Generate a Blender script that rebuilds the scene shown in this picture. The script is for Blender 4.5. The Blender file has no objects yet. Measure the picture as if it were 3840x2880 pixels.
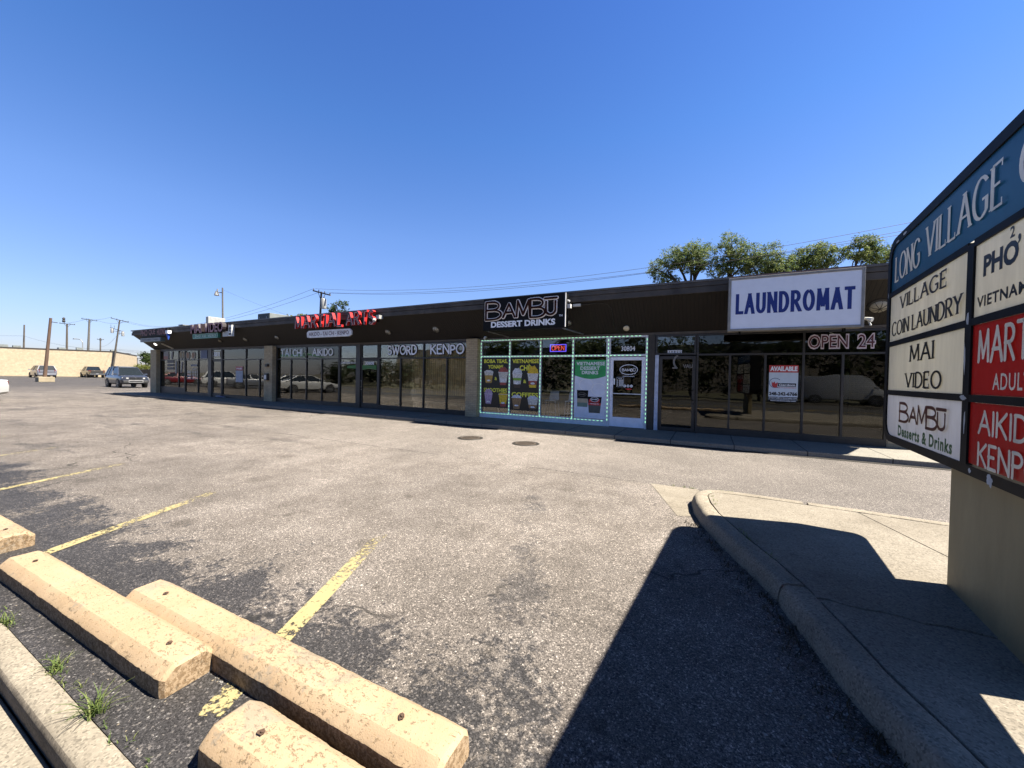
import bpy, math, random
from mathutils import Vector, Matrix, noise as mnoise
random.seed(7)
scn = bpy.context.scene
COL = scn.collection

# ------------------------------------------------------------------ camera
cam_d = bpy.data.cameras.new("camera"); cam = bpy.data.objects.new("camera", cam_d); COL.objects.link(cam)
cam_d.sensor_fit = 'HORIZONTAL'; cam_d.sensor_width = 36.0; cam_d.lens = 13.5
cam_d.clip_start = 0.05; cam_d.clip_end = 3000
cam.matrix_world = Matrix(((0.88902, -0.02477, 0.45721, 0.0),
                           (0.45746,  0.00553, -0.88921, 0.0),
                           (0.01949,  0.99968, 0.01625, 1.6),
                           (0, 0, 0, 1)))
scn.camera = cam
# ------------------------------------------------------------------ sky, sun, exposure
SUN = Vector((0.62, 0.155, 1.0)).normalized()
SUN_EL = math.asin(SUN.z); SUN_AZ = math.atan2(SUN.x, SUN.y)
w = bpy.data.worlds.new("World"); scn.world = w; w.use_nodes = True
nt = w.node_tree; nt.nodes.clear()
wo = nt.nodes.new('ShaderNodeOutputWorld'); wb = nt.nodes.new('ShaderNodeBackground'); sk = nt.nodes.new('ShaderNodeTexSky')
sk.sky_type = 'NISHITA'; sk.sun_disc = False; sk.sun_elevation = SUN_EL; sk.sun_rotation = SUN_AZ
sk.altitude = 200; sk.air_density = 1.0; sk.dust_density = 0.6; sk.ozone_density = 2.5
wb.inputs['Strength'].default_value = 0.05
# deep blue, pale towards the horizon; darkened overhead out of view to deepen shade
tc = nt.nodes.new('ShaderNodeTexCoord'); sx = nt.nodes.new('ShaderNodeSeparateXYZ'); rp = nt.nodes.new('ShaderNodeValToRGB'); mx = nt.nodes.new('ShaderNodeMix')
mx.data_type = 'RGBA'; mx.blend_type = 'MULTIPLY'; mx.inputs[0].default_value = 1.0
nt.links.new(tc.outputs['Generated'], sx.inputs[0]); nt.links.new(sx.outputs[2], rp.inputs[0])
els = [(0.0, (.64, .62, .78)), (.12, (.74, .765, .99)), (.32, (.71, .86, 1.16)), (.52, (.50, .79, 1.20)), (.715, (.39, .66, 1.16)), (.77, (.09, .13, .21)), (1.0, (.03, .037, .055))]
while len(rp.color_ramp.elements) < len(els): rp.color_ramp.elements.new(.5)
for e_, (po_, c_) in zip(rp.color_ramp.elements, els): e_.position = po_; e_.color = (*c_, 1)
nt.links.new(sk.outputs[0], mx.inputs[6]); nt.links.new(rp.outputs[0], mx.inputs[7]); nt.links.new(mx.outputs[2], wb.inputs[0]); nt.links.new(wb.outputs[0], wo.inputs[0])
sd = bpy.data.lights.new("sun", 'SUN'); so = bpy.data.objects.new("sun", sd); COL.objects.link(so)
sd.energy = 5.0; sd.angle = math.radians(0.5); sd.color = (1.0, 0.93, 0.82)
so.rotation_euler = SUN.to_track_quat('Z', 'Y').to_euler(); so.location = SUN * 60
scn.view_settings.view_transform = 'Standard'; scn.view_settings.look = 'None'
scn.view_settings.exposure = 1.9; scn.view_settings.gamma = 1.0
scn.cycles.max_bounces = 6; scn.cycles.transparent_max_bounces = 16; scn.cycles.glossy_bounces = 3
scn.cycles.caustics_reflective = False; scn.cycles.caustics_refractive = False
scn.cycles.use_denoising = True; scn.cycles.denoiser = 'OPENIMAGEDENOISE'; scn.cycles.denoising_input_passes = 'RGB_ALBEDO_NORMAL'

# ------------------------------------------------------------------ materials
class NT:
    def __init__(s, name):
        s.m = bpy.data.materials.new(name); s.m.use_nodes = True; s.t = s.m.node_tree
        s.b = s.t.nodes['Principled BSDF']; s.out = s.t.nodes['Material Output']
    def n(s, typ, ins=None, **kw):
        nd = s.t.nodes.new('ShaderNode' + typ)
        for k, v in kw.items(): setattr(nd, k, v)
        if ins:
            for k, v in ins.items(): s.set(nd.inputs[k], v)
        return nd
    def set(s, inp, v):
        if isinstance(v, bpy.types.NodeSocket): s.t.links.new(v, inp)
        elif isinstance(v, (tuple, list)) and len(v) == 3 and inp.type == 'RGBA': inp.default_value = (*v, 1)
        else: inp.default_value = v
    def p(s, **kw):
        for k, v in kw.items(): s.set(s.b.inputs[k.replace('_', ' ')], v)
    def coord(s): return s.n('TexCoord').outputs['Object']
    def pos(s): return s.n('NewGeometry').outputs['Position']
    def noise(s, vec, scale, detail=3, rough=.55, dist=0.0):
        return s.n('TexNoise', {'Vector': vec, 'Scale': scale, 'Detail': detail, 'Roughness': rough, 'Distortion': dist}).outputs['Fac']
    def vor(s, vec, scale, feature='F1', out='Distance', rnd=1.0):
        return s.n('TexVoronoi', {'Vector': vec, 'Scale': scale, 'Randomness': rnd}, feature=feature).outputs[out]
    def ramp(s, fac, stops, interp='LINEAR'):
        r = s.n('ValToRGB', {'Fac': fac}); e = r.color_ramp; e.interpolation = interp
        while len(e.elements) < len(stops): e.elements.new(.5)
        for el, (po, c) in zip(e.elements, stops):
            el.position = po; el.color = (*c, 1) if isinstance(c, (tuple, list)) else (c, c, c, 1)
        return r.outputs['Color']
    def math(s, op, a, b=0.0, c=0.0, clamp=False):
        nd = s.n('Math', operation=op, use_clamp=clamp)
        s.set(nd.inputs[0], a); s.set(nd.inputs[1], b); s.set(nd.inputs[2], c); return nd.outputs[0]
    def mix(s, f, a, b, mode='MIX'):
        nd = s.n('Mix', data_type='RGBA', blend_type=mode)
        s.set(nd.inputs[0], f); s.set(nd.inputs[6], a if not isinstance(a, tuple) else (*a, 1) if len(a) == 3 else a)
        s.set(nd.inputs[7], b if not isinstance(b, tuple) else (*b, 1) if len(b) == 3 else b); return nd.outputs[2]
    def sep(s, vec):
        x = s.n('SeparateXYZ', {0: vec}); return x.outputs[0], x.outputs[1], x.outputs[2]
    def comb(s, x=0.0, y=0.0, z=0.0): return s.n('CombineXYZ', {0: x, 1: y, 2: z}).outputs[0]
    def step(s, v, lo, hi):  # smooth 0..1
        nd = s.n('MapRange', {'Value': v, 'From Min': lo, 'From Max': hi}, interpolation_type='SMOOTHSTEP'); return nd.outputs[0]
    def bump(s, h, dist=.01, strength=.6):
        s.t.links.new(s.n('Bump', {'Height': h, 'Distance': dist, 'Strength': strength}).outputs[0], s.b.inputs['Normal'])

SUNNY = set('dry_earth street_asphalt road_yellow dry_grass roof_felt white_case galvanised white_membrane pale_block transformer_grey grey_pole_wood dark_fitting pale_stone grey_stone tan_stone dark_bark dark_coping worn_iron dark_iron_ring alloy_rim chrome_trim clear_lamp red_lamp plate silver_plastic pale_patch fan_grille white_floodlight white_car_paint silver_paint tan_paint red_letter_return white_plastic purple_plastic'.split())
KS = .452
def mul(c, k): return tuple(min(1, x * k) for x in c)
def mat(name, col, rough=.6, metal=0.0, var=.18, scale=6.0, bump=0.0, bscale=60, spec=.5, coat=0.0):
    if name in SUNNY: col = tuple(x * KS for x in col)
    t = NT(name); v = t.coord()
    f = t.noise(v, scale, 4)
    t.p(Base_Color=t.ramp(f, [(.3, mul(col, 1 - var)), (.7, mul(col, 1 + var))]), Roughness=rough, Metallic=metal, Coat_Weight=coat)
    t.b.inputs['Specular IOR Level'].default_value = spec
    if bump: t.bump(t.noise(v, bscale, 3), .004, bump)
    return t.m
def glow(name, col, s):
    t = NT(name); t.p(Base_Color=mul(col, .5), Emission_Color=(*col, 1), Emission_Strength=s * KS); t.m.cycles.emission_sampling = 'NONE'; return t.m
def glass(name, tint, refl=.10, boost=.9):
    t = NT(name); t.t.nodes.remove(t.b)
    lw = t.n('Fresnel', {'IOR': 1.5}).outputs[0]
    v = t.coord()
    nrm = t.n('Bump', {'Height': t.noise(v, 1.4, 2), 'Distance': .010, 'Strength': .16}).outputs[0]
    g = t.n('BsdfGlossy', {'Color': (.95, .95, .92), 'Roughness': .012, 'Normal': nrm}).outputs[0]
    tr = t.n('BsdfTransparent', {'Color': tint}).outputs[0]
    f = t.math('ADD', t.math('MULTIPLY', lw, boost), refl, clamp=True)
    t.t.links.new(t.n('MixShader', {0: f, 1: tr, 2: g}).outputs[0], t.out.inputs[0]); return t.m

# ------------------------------------------------------------------ mesh builder
WO = {}
class PL:      # a drawing plane: u right, v up, n = u x v towards the viewer
    def __init__(s, o, u, v): s.o = Vector(o); s.u = Vector(u).normalized(); s.v = Vector(v).normalized(); s.n = s.u.cross(s.v)
    def __call__(s, a, b, d=0.0): return s.o + s.u * a + s.v * b + s.n * d
def FR(y): return PL((0, y, 0), (1, 0, 0), (0, 0, 1))       # facing the street, u = X, v = Z
class MB:
    def __init__(s): s.v = []; s.f = []; s.m = []
    def add(s, p): s.v.append(Vector(p)); return len(s.v) - 1
    def poly(s, pts, m=0): s.f.append([s.add(p) for p in pts]); s.m.append(m); return s
    def box(s, x0, x1, y0, y1, z0, z1, m=0):
        c = [s.add((x, y, z)) for z in (z0, z1) for y in (y0, y1) for x in (x0, x1)]
        for q in ((0, 2, 3, 1), (4, 5, 7, 6), (0, 1, 5, 4), (2, 6, 7, 3), (0, 4, 6, 2), (1, 3, 7, 5)):
            s.f.append([c[i] for i in q]); s.m.append(m)
        return s
    def hexa(s, lo, hi, m=0):      # two quads (same winding, lo below hi)
        a = [s.add(p) for p in lo]; b = [s.add(p) for p in hi]; n = len(a)
        s.f.append(a[::-1]); s.f.append(b); s.m += [m, m]
        for i in range(n): s.f.append([a[i], a[(i + 1) % n], b[(i + 1) % n], b[i]]); s.m.append(m)
        return s
    def prism(s, poly, P, d0, d1, m=0, ms=None):   # poly in plane coords CCW, front at d1
        s.hexa([P(a, b, d0) for a, b in poly], [P(a, b, d1) for a, b in poly], m)
        if ms is not None:
            for i in range(len(poly)): s.m[-1 - i] = ms
        return s
    def flat(s, poly, P, d=0.0, m=0): return s.poly([P(a, b, d) for a, b in poly], m)
    def rect(s, P, u0, u1, v0, v1, d0, d1, m=0): return s.prism([(u0, v0), (u1, v0), (u1, v1), (u0, v1)], P, d0, d1, m)
    def frame(s, P, u0, u1, v0, v1, t, d0, d1, m=0):
        s.rect(P, u0, u0 + t, v0, v1, d0, d1, m); s.rect(P, u1 - t, u1, v0, v1, d0, d1, m)
        s.rect(P, u0 + t, u1 - t, v0, v0 + t, d0, d1, m); s.rect(P, u0 + t, u1 - t, v1 - t, v1, d0, d1, m); return s
    def tube(s, pts, r, n=8, m=0, cap=True):
        pts = [Vector(p) for p in pts]; rs = r if isinstance(r, (list, tuple)) else [r] * len(pts)
        rings = []; ref = None
        for i, p in enumerate(pts):
            d = (pts[min(i + 1, len(pts) - 1)] - pts[max(i - 1, 0)]).normalized()
            if ref is None: ref = Vector((0, 0, 1)) if abs(d.z) < .9 else Vector((1, 0, 0))
            a = d.cross(ref).normalized(); b = d.cross(a).normalized(); ref = -b if False else ref
            rings.append([s.add(p + (a * math.cos(2 * math.pi * k / n) + b * math.sin(2 * math.pi * k / n)) * rs[i]) for k in range(n)])
        for A, B in zip(rings, rings[1:]):
            for k in range(n): s.f.append([A[k], B[k], B[(k + 1) % n], A[(k + 1) % n]]); s.m.append(m)
        if cap: s.f += [rings[0], rings[-1][::-1]]; s.m += [m, m]
        return s
    def lathe(s, prof, c=(0, 0, 0), axis=(0, 0, 1), n=20, m=0):
        ax = Vector(axis).normalized(); a = ax.orthogonal().normalized(); b = ax.cross(a); c = Vector(c); rings = []
        for r, h in prof: rings.append([s.add(c + ax * h + (a * math.cos(2 * math.pi * k / n) + b * math.sin(2 * math.pi * k / n)) * r) for k in range(n)])
        for A, B in zip(rings, rings[1:]):
            for k in range(n): s.f.append([A[k], A[(k + 1) % n], B[(k + 1) % n], B[k]]); s.m.append(m)
        s.f += [rings[0][::-1], rings[-1]]; s.m += [m, m]; return s
    def loft(s, rings, m=0, closed=True, cap=True):
        R = [[s.add(p) for p in r] for r in rings]; n = len(R[0])
        for A, B in zip(R, R[1:]):
            for k in range(n if closed else n - 1): s.f.append([A[k], A[(k + 1) % n], B[(k + 1) % n], B[k]]); s.m.append(m)
        if cap: s.f += [R[0][::-1], R[-1]]; s.m += [m, m]
        return s
    def ell(s, P, cu, cv, ru, rv, d, m=0, n=28): return s.flat([(cu + ru * math.cos(2 * math.pi * k / n), cv + rv * math.sin(2 * math.pi * k / n)) for k in range(n)], P, d, m)
    def ring(s, P, cu, cv, ru, rv, t, d, m=0, n=32, a0=0, a1=360):
        q = [(math.cos(math.radians(a0 + (a1 - a0) * k / n)), math.sin(math.radians(a0 + (a1 - a0) * k / n))) for k in range(n + 1)]
        for (c, e), (c2, e2) in zip(q, q[1:]):
            s.flat([(cu + (ru - t) * c, cv + (rv - t) * e), (cu + ru * c, cv + rv * e), (cu + ru * c2, cv + rv * e2), (cu + (ru - t) * c2, cv + (rv - t) * e2)], P, d, m)
        return s
    def build(s, name, mats, parent=None, smooth=False, bevel=0.0, local=False, angle=40):
        me = bpy.data.meshes.new(name); off = Vector((0, 0, 0))
        if parent is not None and not local: off = WO[parent.name]
        me.from_pydata([tuple(v - off) for v in s.v], [], s.f); me.update()
        for mm in (mats if isinstance(mats, (list, tuple)) else [mats]): me.materials.append(mm)
        if max(s.m, default=0): me.polygons.foreach_set('material_index', s.m)
        if smooth:
            me.polygons.foreach_set('use_smooth', [True] * len(me.polygons))
            if angle < 180: me.set_sharp_from_angle(angle=math.radians(angle))
        o = bpy.data.objects.new(name, me); COL.objects.link(o)
        if parent is not None: o.parent = parent
        WO[o.name] = off
        if bevel:
            b = o.modifiers.new('bevel', 'BEVEL'); b.width = bevel; b.segments = 2; b.limit_method = 'ANGLE'; b.angle_limit = math.radians(40)
        return o
def tag(o, label, cat, group=None, kind=None):
    o['label'] = label; o['category'] = cat
    if group: o['group'] = group
    if kind: o['kind'] = kind
    return o
def thing(name, loc, label, cat, group=None, rz=0.0):
    o = bpy.data.objects.new(name, None); COL.objects.link(o); o.location = loc; o.rotation_euler = (0, 0, rz)
    o.empty_display_size = .2; WO[o.name] = Vector(loc); return tag(o, label, cat, group)
def struct(o): o['kind'] = 'structure'; return o
def copy_tree(o, parent=None):
    c = o.copy(); COL.objects.link(c); WO[c.name] = WO.get(o.name, Vector())
    if parent is not None: c.parent = parent
    for ch in list(o.children): copy_tree(ch, c)
    return c

# ------------------------------------------------------------------ lettering
def font_polys(body, bold=0.0, sp=1.0):
    cu = bpy.data.curves.new('lettering_source', 'FONT'); cu.body = body; cu.offset = bold; cu.space_character = sp; cu.resolution_u = 3
    ob = bpy.data.objects.new('lettering_source', cu); COL.objects.link(ob)
    bpy.context.view_layer.update()
    me = bpy.data.meshes.new_from_object(ob.evaluated_get(bpy.context.evaluated_depsgraph_get()))
    V = [(v.co.x, v.co.y) for v in me.vertices]; Fs = [list(p.vertices) for p in me.polygons]
    bpy.data.objects.remove(ob); bpy.data.meshes.remove(me); bpy.data.curves.remove(cu)
    return V, Fs
def txt(mb, body, P, u0, u1, v0, v1, d, m=0, bold=0.0, keep=False, shear=0.0, sp=1.0):
    V, Fs = font_polys(body, bold, sp)
    xs = [p[0] for p in V]; ys = [p[1] for p in V]; x0, x1, y0, y1 = min(xs), max(xs), min(ys), max(ys)
    su = (u1 - u0) / (x1 - x0); sv = (v1 - v0) / (y1 - y0)
    if keep: su = min(su, sv * keep); u0 = (u0 + u1) / 2 - su * (x1 - x0) / 2
    base = len(mb.v)
    for x, y in V: mb.add(P(u0 + (x - x0) * su + shear * (y - y0) * sv, v0 + (y - y0) * sv, d))
    for f in Fs:
        a, b, c = [V[i] for i in f[:3]]
        if (b[0] - a[0]) * (c[1] - a[1]) - (b[1] - a[1]) * (c[0] - a[0]) < 0: f = f[::-1]
        mb.f.append([base + i for i in f]); mb.m.append(m)
def arc(cx, cy, rx, ry, a0, a1, n=10):
    return [(cx + rx * math.cos(math.radians(a0 + (a1 - a0) * k / n)), cy + ry * math.sin(math.radians(a0 + (a1 - a0) * k / n))) for k in range(n + 1)]
GL = {
 'A': (.8, [[(0, 0), (.4, 1)], [(.4, 1), (.8, 0)], [(.15, .36), (.65, .36)]]),
 'B': (.62, [[(.02, 0), (.02, 1)], [(.02, 1), (.28, 1)] + arc(.28, .77, .25, .23, 90, -90) + [(.02, .54)], [(.02, .54), (.3, .54)] + arc(.3, .27, .32, .27, 90, -90) + [(.02, 0)]]),
 'C': (.74, [arc(.42, .5, .42, .5, 42, 318, 16)]),
 'D': (.72, [[(.02, 0), (.02, 1)], [(.02, 1), (.25, 1)] + arc(.25, .5, .46, .5, 90, -90, 12) + [(.02, 0)]]),
 'E': (.56, [[(.02, 0), (.02, 1)], [(.02, 1), (.52, 1)], [(.02, .52), (.42, .52)], [(.02, 0), (.56, 0)]]),
 'G': (.82, [arc(.42, .5, .42, .5, 42, 300, 15) + [(.74, .14), (.74, .44)], [(.5, .44), (.82, .44)]]),
 'H': (.72, [[(.02, 0), (.02, 1)], [(.7, 0), (.7, 1)], [(.02, .52), (.7, .52)]]),
 'I': (.08, [[(.04, 0), (.04, 1)]]),
 'K': (.66, [[(.02, 0), (.02, 1)], [(.62, 1), (.06, .46)], [(.2, .56), (.66, 0)]]),
 'L': (.54, [[(.02, 0), (.02, 1)], [(.02, 0), (.54, 0)]]),
 'M': (.92, [[(.04, 0), (.1, 1)], [(.1, 1), (.46, .12)], [(.46, .12), (.82, 1)], [(.82, 1), (.9, 0)]]),
 'N': (.74, [[(.02, 0), (.02, 1)], [(.02, 1), (.72, 0)], [(.72, 0), (.72, 1)]]),
 'O': (.84, [arc(.42, .5, .42, .5, 90, 450, 22)]),
 'P': (.58, [[(.02, 0), (.02, 1)], [(.02, 1), (.28, 1)] + arc(.28, .74, .29, .26, 90, -90) + [(.02, .48)]]),
 'R': (.64, [[(.02, 0), (.02, 1)], [(.02, 1), (.28, 1)] + arc(.28, .75, .28, .25, 90, -90) + [(.02, .5)], [(.26, .5), (.64, 0)]]),
 'S': (.56, [arc(.28, .75, .26, .25, 35, 270, 10) + arc(.28, .25, .28, .25, 90, -145, 10)[1:]]),
 'T': (.72, [[(.36, 0), (.36, 1)], [(0, 1), (.72, 1)]]),
 'U': (.66, [[(.02, 1), (.02, .32)] + arc(.33, .32, .31, .32, 180, 360) + [(.64, 1)]]),
 'V': (.76, [[(0, 1), (.38, 0)], [(.38, 0), (.76, 1)]]),
 'W': (1.05, [[(0, 1), (.27, 0)], [(.27, 0), (.52, .8)], [(.52, .8), (.78, 0)], [(.78, 0), (1.05, 1)]]),
 'Y': (.72, [[(0, 1), (.36, .48)], [(.72, 1), (.36, .48)], [(.36, .48), (.36, 0)]]),
 '-': (.3, [[(0, .45), (.3, .45)]]), ' ': (.32, []),
 'Ū': (.66, [[(.02, .95), (.02, .32)] + arc(.33, .32, .31, .32, 180, 360) + [(.64, .95)], [(-.06, 1.2), (.72, 1.2)]]),
}
def strokes(body, gap=.2, jit=0.0, rnd=None):
    x = 0.0; out = []
    for ch in body:
        wd, st = GL[ch]
        dx = dy = 0.0; sc = 1.0
        if jit: sc = 1 + rnd.uniform(-jit, jit); dy = rnd.uniform(-jit, jit) * .4
        for s in st: out.append([(x + px * sc, py * sc + dy) for px, py in s])
        x += wd * sc + (gap if ch != ' ' else .1)
    return out, x - gap
def pen(mb, body, P, u0, u1, v0, v1, d, tv, th, m=0, depth=0.0, ms=None, serif=0.0, gap=.2, caps=False, jit=0.0, seed=1, taper=0.0, clip=False):
    """letters drawn with an elliptical pen (tv wide, th high, both in metres)"""
    st, wd = strokes(body, gap, jit, random.Random(seed)); su = (u1 - u0) / wd; sv = (v1 - v0); k = 0
    rr = random.Random(seed + 5)
    def out(poly, dd):
        if depth: mb.prism(poly, P, dd - depth, dd, m, ms)
        else: mb.flat(poly, P, dd, m)
    for s in st:
        pts = [(u0 + a * su, v0 + b * sv) for a, b in s]; n = len(pts); L = []; R = []
        if clip:
            pts = [(a, v0 + th / 2 + (b - v0) * (sv - th) / sv) for a, b in pts]
            for e, q in ((0, 1), (-1, -2)):
                if abs(s[e][1] - .5) > .49 and abs(pts[e][1] - pts[q][1]) > .5 * abs(pts[e][0] - pts[q][0]):
                    k_ = 1 + 2.2 * th / abs(pts[e][1] - pts[q][1]); pts[e] = (pts[q][0] + (pts[e][0] - pts[q][0]) * k_, pts[q][1] + (pts[e][1] - pts[q][1]) * k_)
        for i, (a, b) in enumerate(pts):
            nx = ny = 0.0
            for j in (i - 1, i):
                if 0 <= j < n - 1:
                    ex, ey = pts[j + 1][0] - pts[j][0], pts[j + 1][1] - pts[j][1]; l = math.hypot(ex, ey) or 1
                    nx -= ey / l; ny += ex / l
            if n > 2 and pts[0] == pts[-1] and i in (0, n - 1):
                nx = ny = 0
                for j in (0, n - 2):
                    ex, ey = pts[j + 1][0] - pts[j][0], pts[j + 1][1] - pts[j][1]; l = math.hypot(ex, ey) or 1; nx -= ey / l; ny += ex / l
            l = math.hypot(nx, ny) or 1; nx /= l; ny /= l
            q = math.sqrt((tv * nx) ** 2 + (th * ny) ** 2) / 2 or 1e-6
            kk = 1.0 - taper * (i / (n - 1)) + (rr.uniform(-.12, .12) if jit else 0)
            ox, oy = (tv / 2) ** 2 * nx / q * kk, (th / 2) ** 2 * ny / q * kk
            L.append((a + ox, b + oy)); R.append((a - ox, b - oy))
        if clip:
            def cl(A, B):
                r_ = []
                for i_, (x_, y_) in enumerate(A):
                    yc = min(max(y_, v0), v1); end = i_ in (0, len(A) - 1); o_ = A[i_ + 1] if i_ == 0 else A[i_ - 1]
                    r_.append((x_ if abs(y_ - yc) < 1e-5 or not end or abs(o_[1] - y_) < 1e-4 else x_ + (o_[0] - x_) * (yc - y_) / (o_[1] - y_), yc))
                return r_
            L, R = cl(L, R), cl(R, L)
        dd = d + k * .00025; k += 1
        for i in range(n - 1): out([R[i], R[i + 1], L[i + 1], L[i]], dd)
        if caps:
            for (a, b) in (pts[0], pts[-1]):
                k += 1; out([(a + tv / 2 * math.cos(2 * math.pi * q / 10), b + th / 2 * math.sin(2 * math.pi * q / 10)) for q in range(10)], d + k * .00025)
        if serif:
            for (a, b), (c, e), (sa, sb) in ((pts[0], pts[1], s[0]), (pts[-1], pts[-2], s[-1])):
                if abs(b - e) > abs(a - c) * .8 and (abs(sb) < .01 or abs(sb - 1) < .01):
                    k += 1; t = min(th, tv) * .55; z0 = b if sb < .5 else b - t
                    out([(a - serif, z0), (a + serif, z0), (a + serif, z0 + t), (a - serif, z0 + t)], d + k * .00025)
                elif abs(b - e) < .01 and len(s) == 2 and abs(sb - .52) > .1 and abs(sb - .36) > .05 and abs(sb - .44) > .05:
                    k += 1; q = serif * .9; sg = 1 if sb < .5 else -1   # tip of a horizontal arm
                    if (a, b) == pts[-1] or body[0] in 'T': out([(a - tv * .3, b + (0 if sg > 0 else -q * 1.3)), (a, b + (0 if sg > 0 else -q * 1.3)), (a, b + (q * 1.3 if sg > 0 else 0)), (a - tv * .3, b + (q * 1.3 if sg > 0 else 0))], d + k * .00025)

def word(mb, body, P, u0, u1, v0, v1, d, tv, th, gap, m=0):
    """heavy block letters, each in its own slot"""
    ww = dict(L=.60, A=.74, U=.72, N=.72, D=.73, R=.73, O=.79, M=.86, T=.64); q = ((u1 - u0) - gap * (len(body) - 1)) / sum(ww[c] for c in body); x = u0
    for c in body:
        w_ = ww[c] * q; a = 0 if c == 'T' else tv / 2; b = 0 if c in 'TL' else tv / 2
        pen(mb, c, P, x + a, x + w_ - b, v0, v1, d, tv, th, m, clip=True); x += w_ + gap
# ================================================================== GROUND
def ground_mat():
    t = NT('worn_asphalt'); P = t.pos(); x, y, z = t.sep(P)
    nb = t.noise(P, .33, 4, .6); nm = t.noise(P, 1.7, 5, .65); nf = t.noise(P, 9, 4, .7)
    base = t.ramp(nm, [(.3, (.245, .212, .170)), (.52, (.34, .297, .243)), (.72, (.42, .372, .308))])
    base = t.mix(t.math('MULTIPLY', t.step(nf, .35, .75), .35), base, (.16, .135, .105))
    # drive lane along the shops: newer, greyer
    lane = t.math('MULTIPLY', t.step(y, 6.2, 6.36), t.step(x, -13.6, -13.2))
    base = t.mix(t.math('MULTIPLY', lane, .55), base, t.ramp(t.noise(P, 2.4, 5, .7), [(.3, (.32, .28, .228)), (.7, (.40, .354, .295))]))
    base = t.mix(t.math('MULTIPLY', t.math('MULTIPLY', lane, t.step(x, -4.0, 2.0)), .55), base, (.21, .188, .16))
    # streaks of old sealer further off
    sx = t.comb(t.math('MULTIPLY', x, .22), t.math('MULTIPLY', y, .8), 0.0)
    st = t.step(t.noise(sx, 1.6, 6, .7), .53, .66)
    far = t.step(t.math('MULTIPLY', x, -1.0), 4.0, 11.0)
    base = t.mix(t.math('MULTIPLY', t.math('MULTIPLY', st, far), t.math('SUBTRACT', .62, t.math('MULTIPLY', lane, .4))), base, (.085, .078, .072))
    # grey older lot towards the back
    base = t.mix(t.math('MULTIPLY', t.step(t.math('MULTIPLY', x, -1.0), 30, 62), .8), base, (.10, .092, .085))
    # remaining black sealcoat near the wheel stops
    ns = t.noise(P, 1.35, 7, .72, .3); ng = t.noise(P, 22, 3, .7)
    edge = t.math('SUBTRACT', 1.0, t.step(y, 1.15, 2.75))
    behind = t.math('SUBTRACT', 1.0, t.step(y, .80, 1.05))
    bias = t.math('ADD', t.math('MULTIPLY', edge, .37), t.math('MULTIPLY', behind, .42))
    bl = t.math('SUBTRACT', 1.0, t.step(t.math('ABSOLUTE', t.math('ADD', t.math('ADD', x, 1.12), t.math('MULTIPLY', t.math('SUBTRACT', y, 2.4), .41))), .05, .45))
    bl = t.math('MULTIPLY', bl, t.math('MULTIPLY', t.step(y, 1.9, 2.5), t.math('SUBTRACT', 1.0, t.step(y, 4.4, 5.2))))
    near = t.math('MULTIPLY', t.math('SUBTRACT', 1.0, t.step(y, 1.7, 2.7)), t.step(x, -1.1, -.3))
    bias = t.math('ADD', bias, t.math('ADD', t.math('MULTIPLY', bl, .225), t.math('MULTIPLY', near, -.10)))
    v = t.math('ADD', t.math('ADD', ns, bias), t.math('MULTIPLY', t.math('SUBTRACT', ng, .5), .5))
    seal = t.step(v, .71, .80)
    blk = t.math('MULTIPLY', seal, t.math('SUBTRACT', .90, t.math('MULTIPLY', bl, .35)))
    base = t.mix(blk, base, t.ramp(nf, [(.3, (.036, .035, .035)), (.75, (.085, .081, .077))]))
    # round brown drips
    for (cx, cy, r) in ((-2.89, 2.6, .16), (-1.1, 1.92, .09), (-.42, 1.74, .07), (-4.9, 2.0, .2), (-8.0, 2.1, .22), (-6.0, 3.4, .3), (-3.5, 3.9, .12), (-1.8, 5.3, .16), (-7.2, 4.6, .25), (-.2, 3.6, .07), (-4.2, 2.7, .08), (-2.2, 2.1, .05)):
        dd = t.n('VectorMath', {0: P, 1: (cx, cy, 0)}, operation='DISTANCE').outputs['Value']
        dd = t.math('ADD', dd, t.math('MULTIPLY', t.math('SUBTRACT', nf, .5), r))
        base = t.mix(t.math('MULTIPLY', t.math('SUBTRACT', 1.0, t.step(dd, r * .2, r)), .42), base, (.075, .06, .04))
    # aggregate
    c1 = t.n('TexVoronoi', {'Vector': P, 'Scale': 190.0}).outputs['Color']; r1, _, _ = t.sep(c1)
    c2 = t.n('TexVoronoi', {'Vector': P, 'Scale': 105.0}).outputs['Color']; r2, g2, _ = t.sep(c2)
    sp = t.ramp(r1, [(.0, .30), (.2, .62), (.55, 1.0), (.85, 1.25), (.97, 2.2)])
    big = t.ramp(r2, [(.0, .35), (.12, .85), (.86, 1.02), (.93, 1.8), (1.0, 2.2)])
    agg = t.mix(1.0, sp, big, 'MULTIPLY')
    base = t.mix(1.0, base, agg, 'MULTIPLY')
    # light stones showing in the black sealer
    base = t.mix(t.math('MULTIPLY', seal, t.step(g2, .93, .97)), base, (.30, .27, .23))
    # seams and cracks
    wob = t.math('MULTIPLY', t.math('SUBTRACT', t.noise(P, 3, 4, .7), .5), .10)
    l1 = t.math('ABSOLUTE', t.math('SUBTRACT', t.math('ADD', y, wob), 6.29))
    m1 = t.math('MULTIPLY', t.math('SUBTRACT', 1.0, t.step(l1, .004, .016)), t.math('MULTIPLY', t.step(x, -13.4, -13.3), t.step(t.noise(P, 1.2, 2), .42, .5)))
    l2 = t.math('ABSOLUTE', t.math('ADD', t.math('ADD', x, wob), 13.35))
    m2 = t.math('MULTIPLY', t.math('SUBTRACT', 1.0, t.step(l2, .006, .02)), t.math('MULTIPLY', t.step(y, 6.1, 6.2), t.math('SUBTRACT', 1.0, t.step(y, 9.9, 10.0))))
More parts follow.
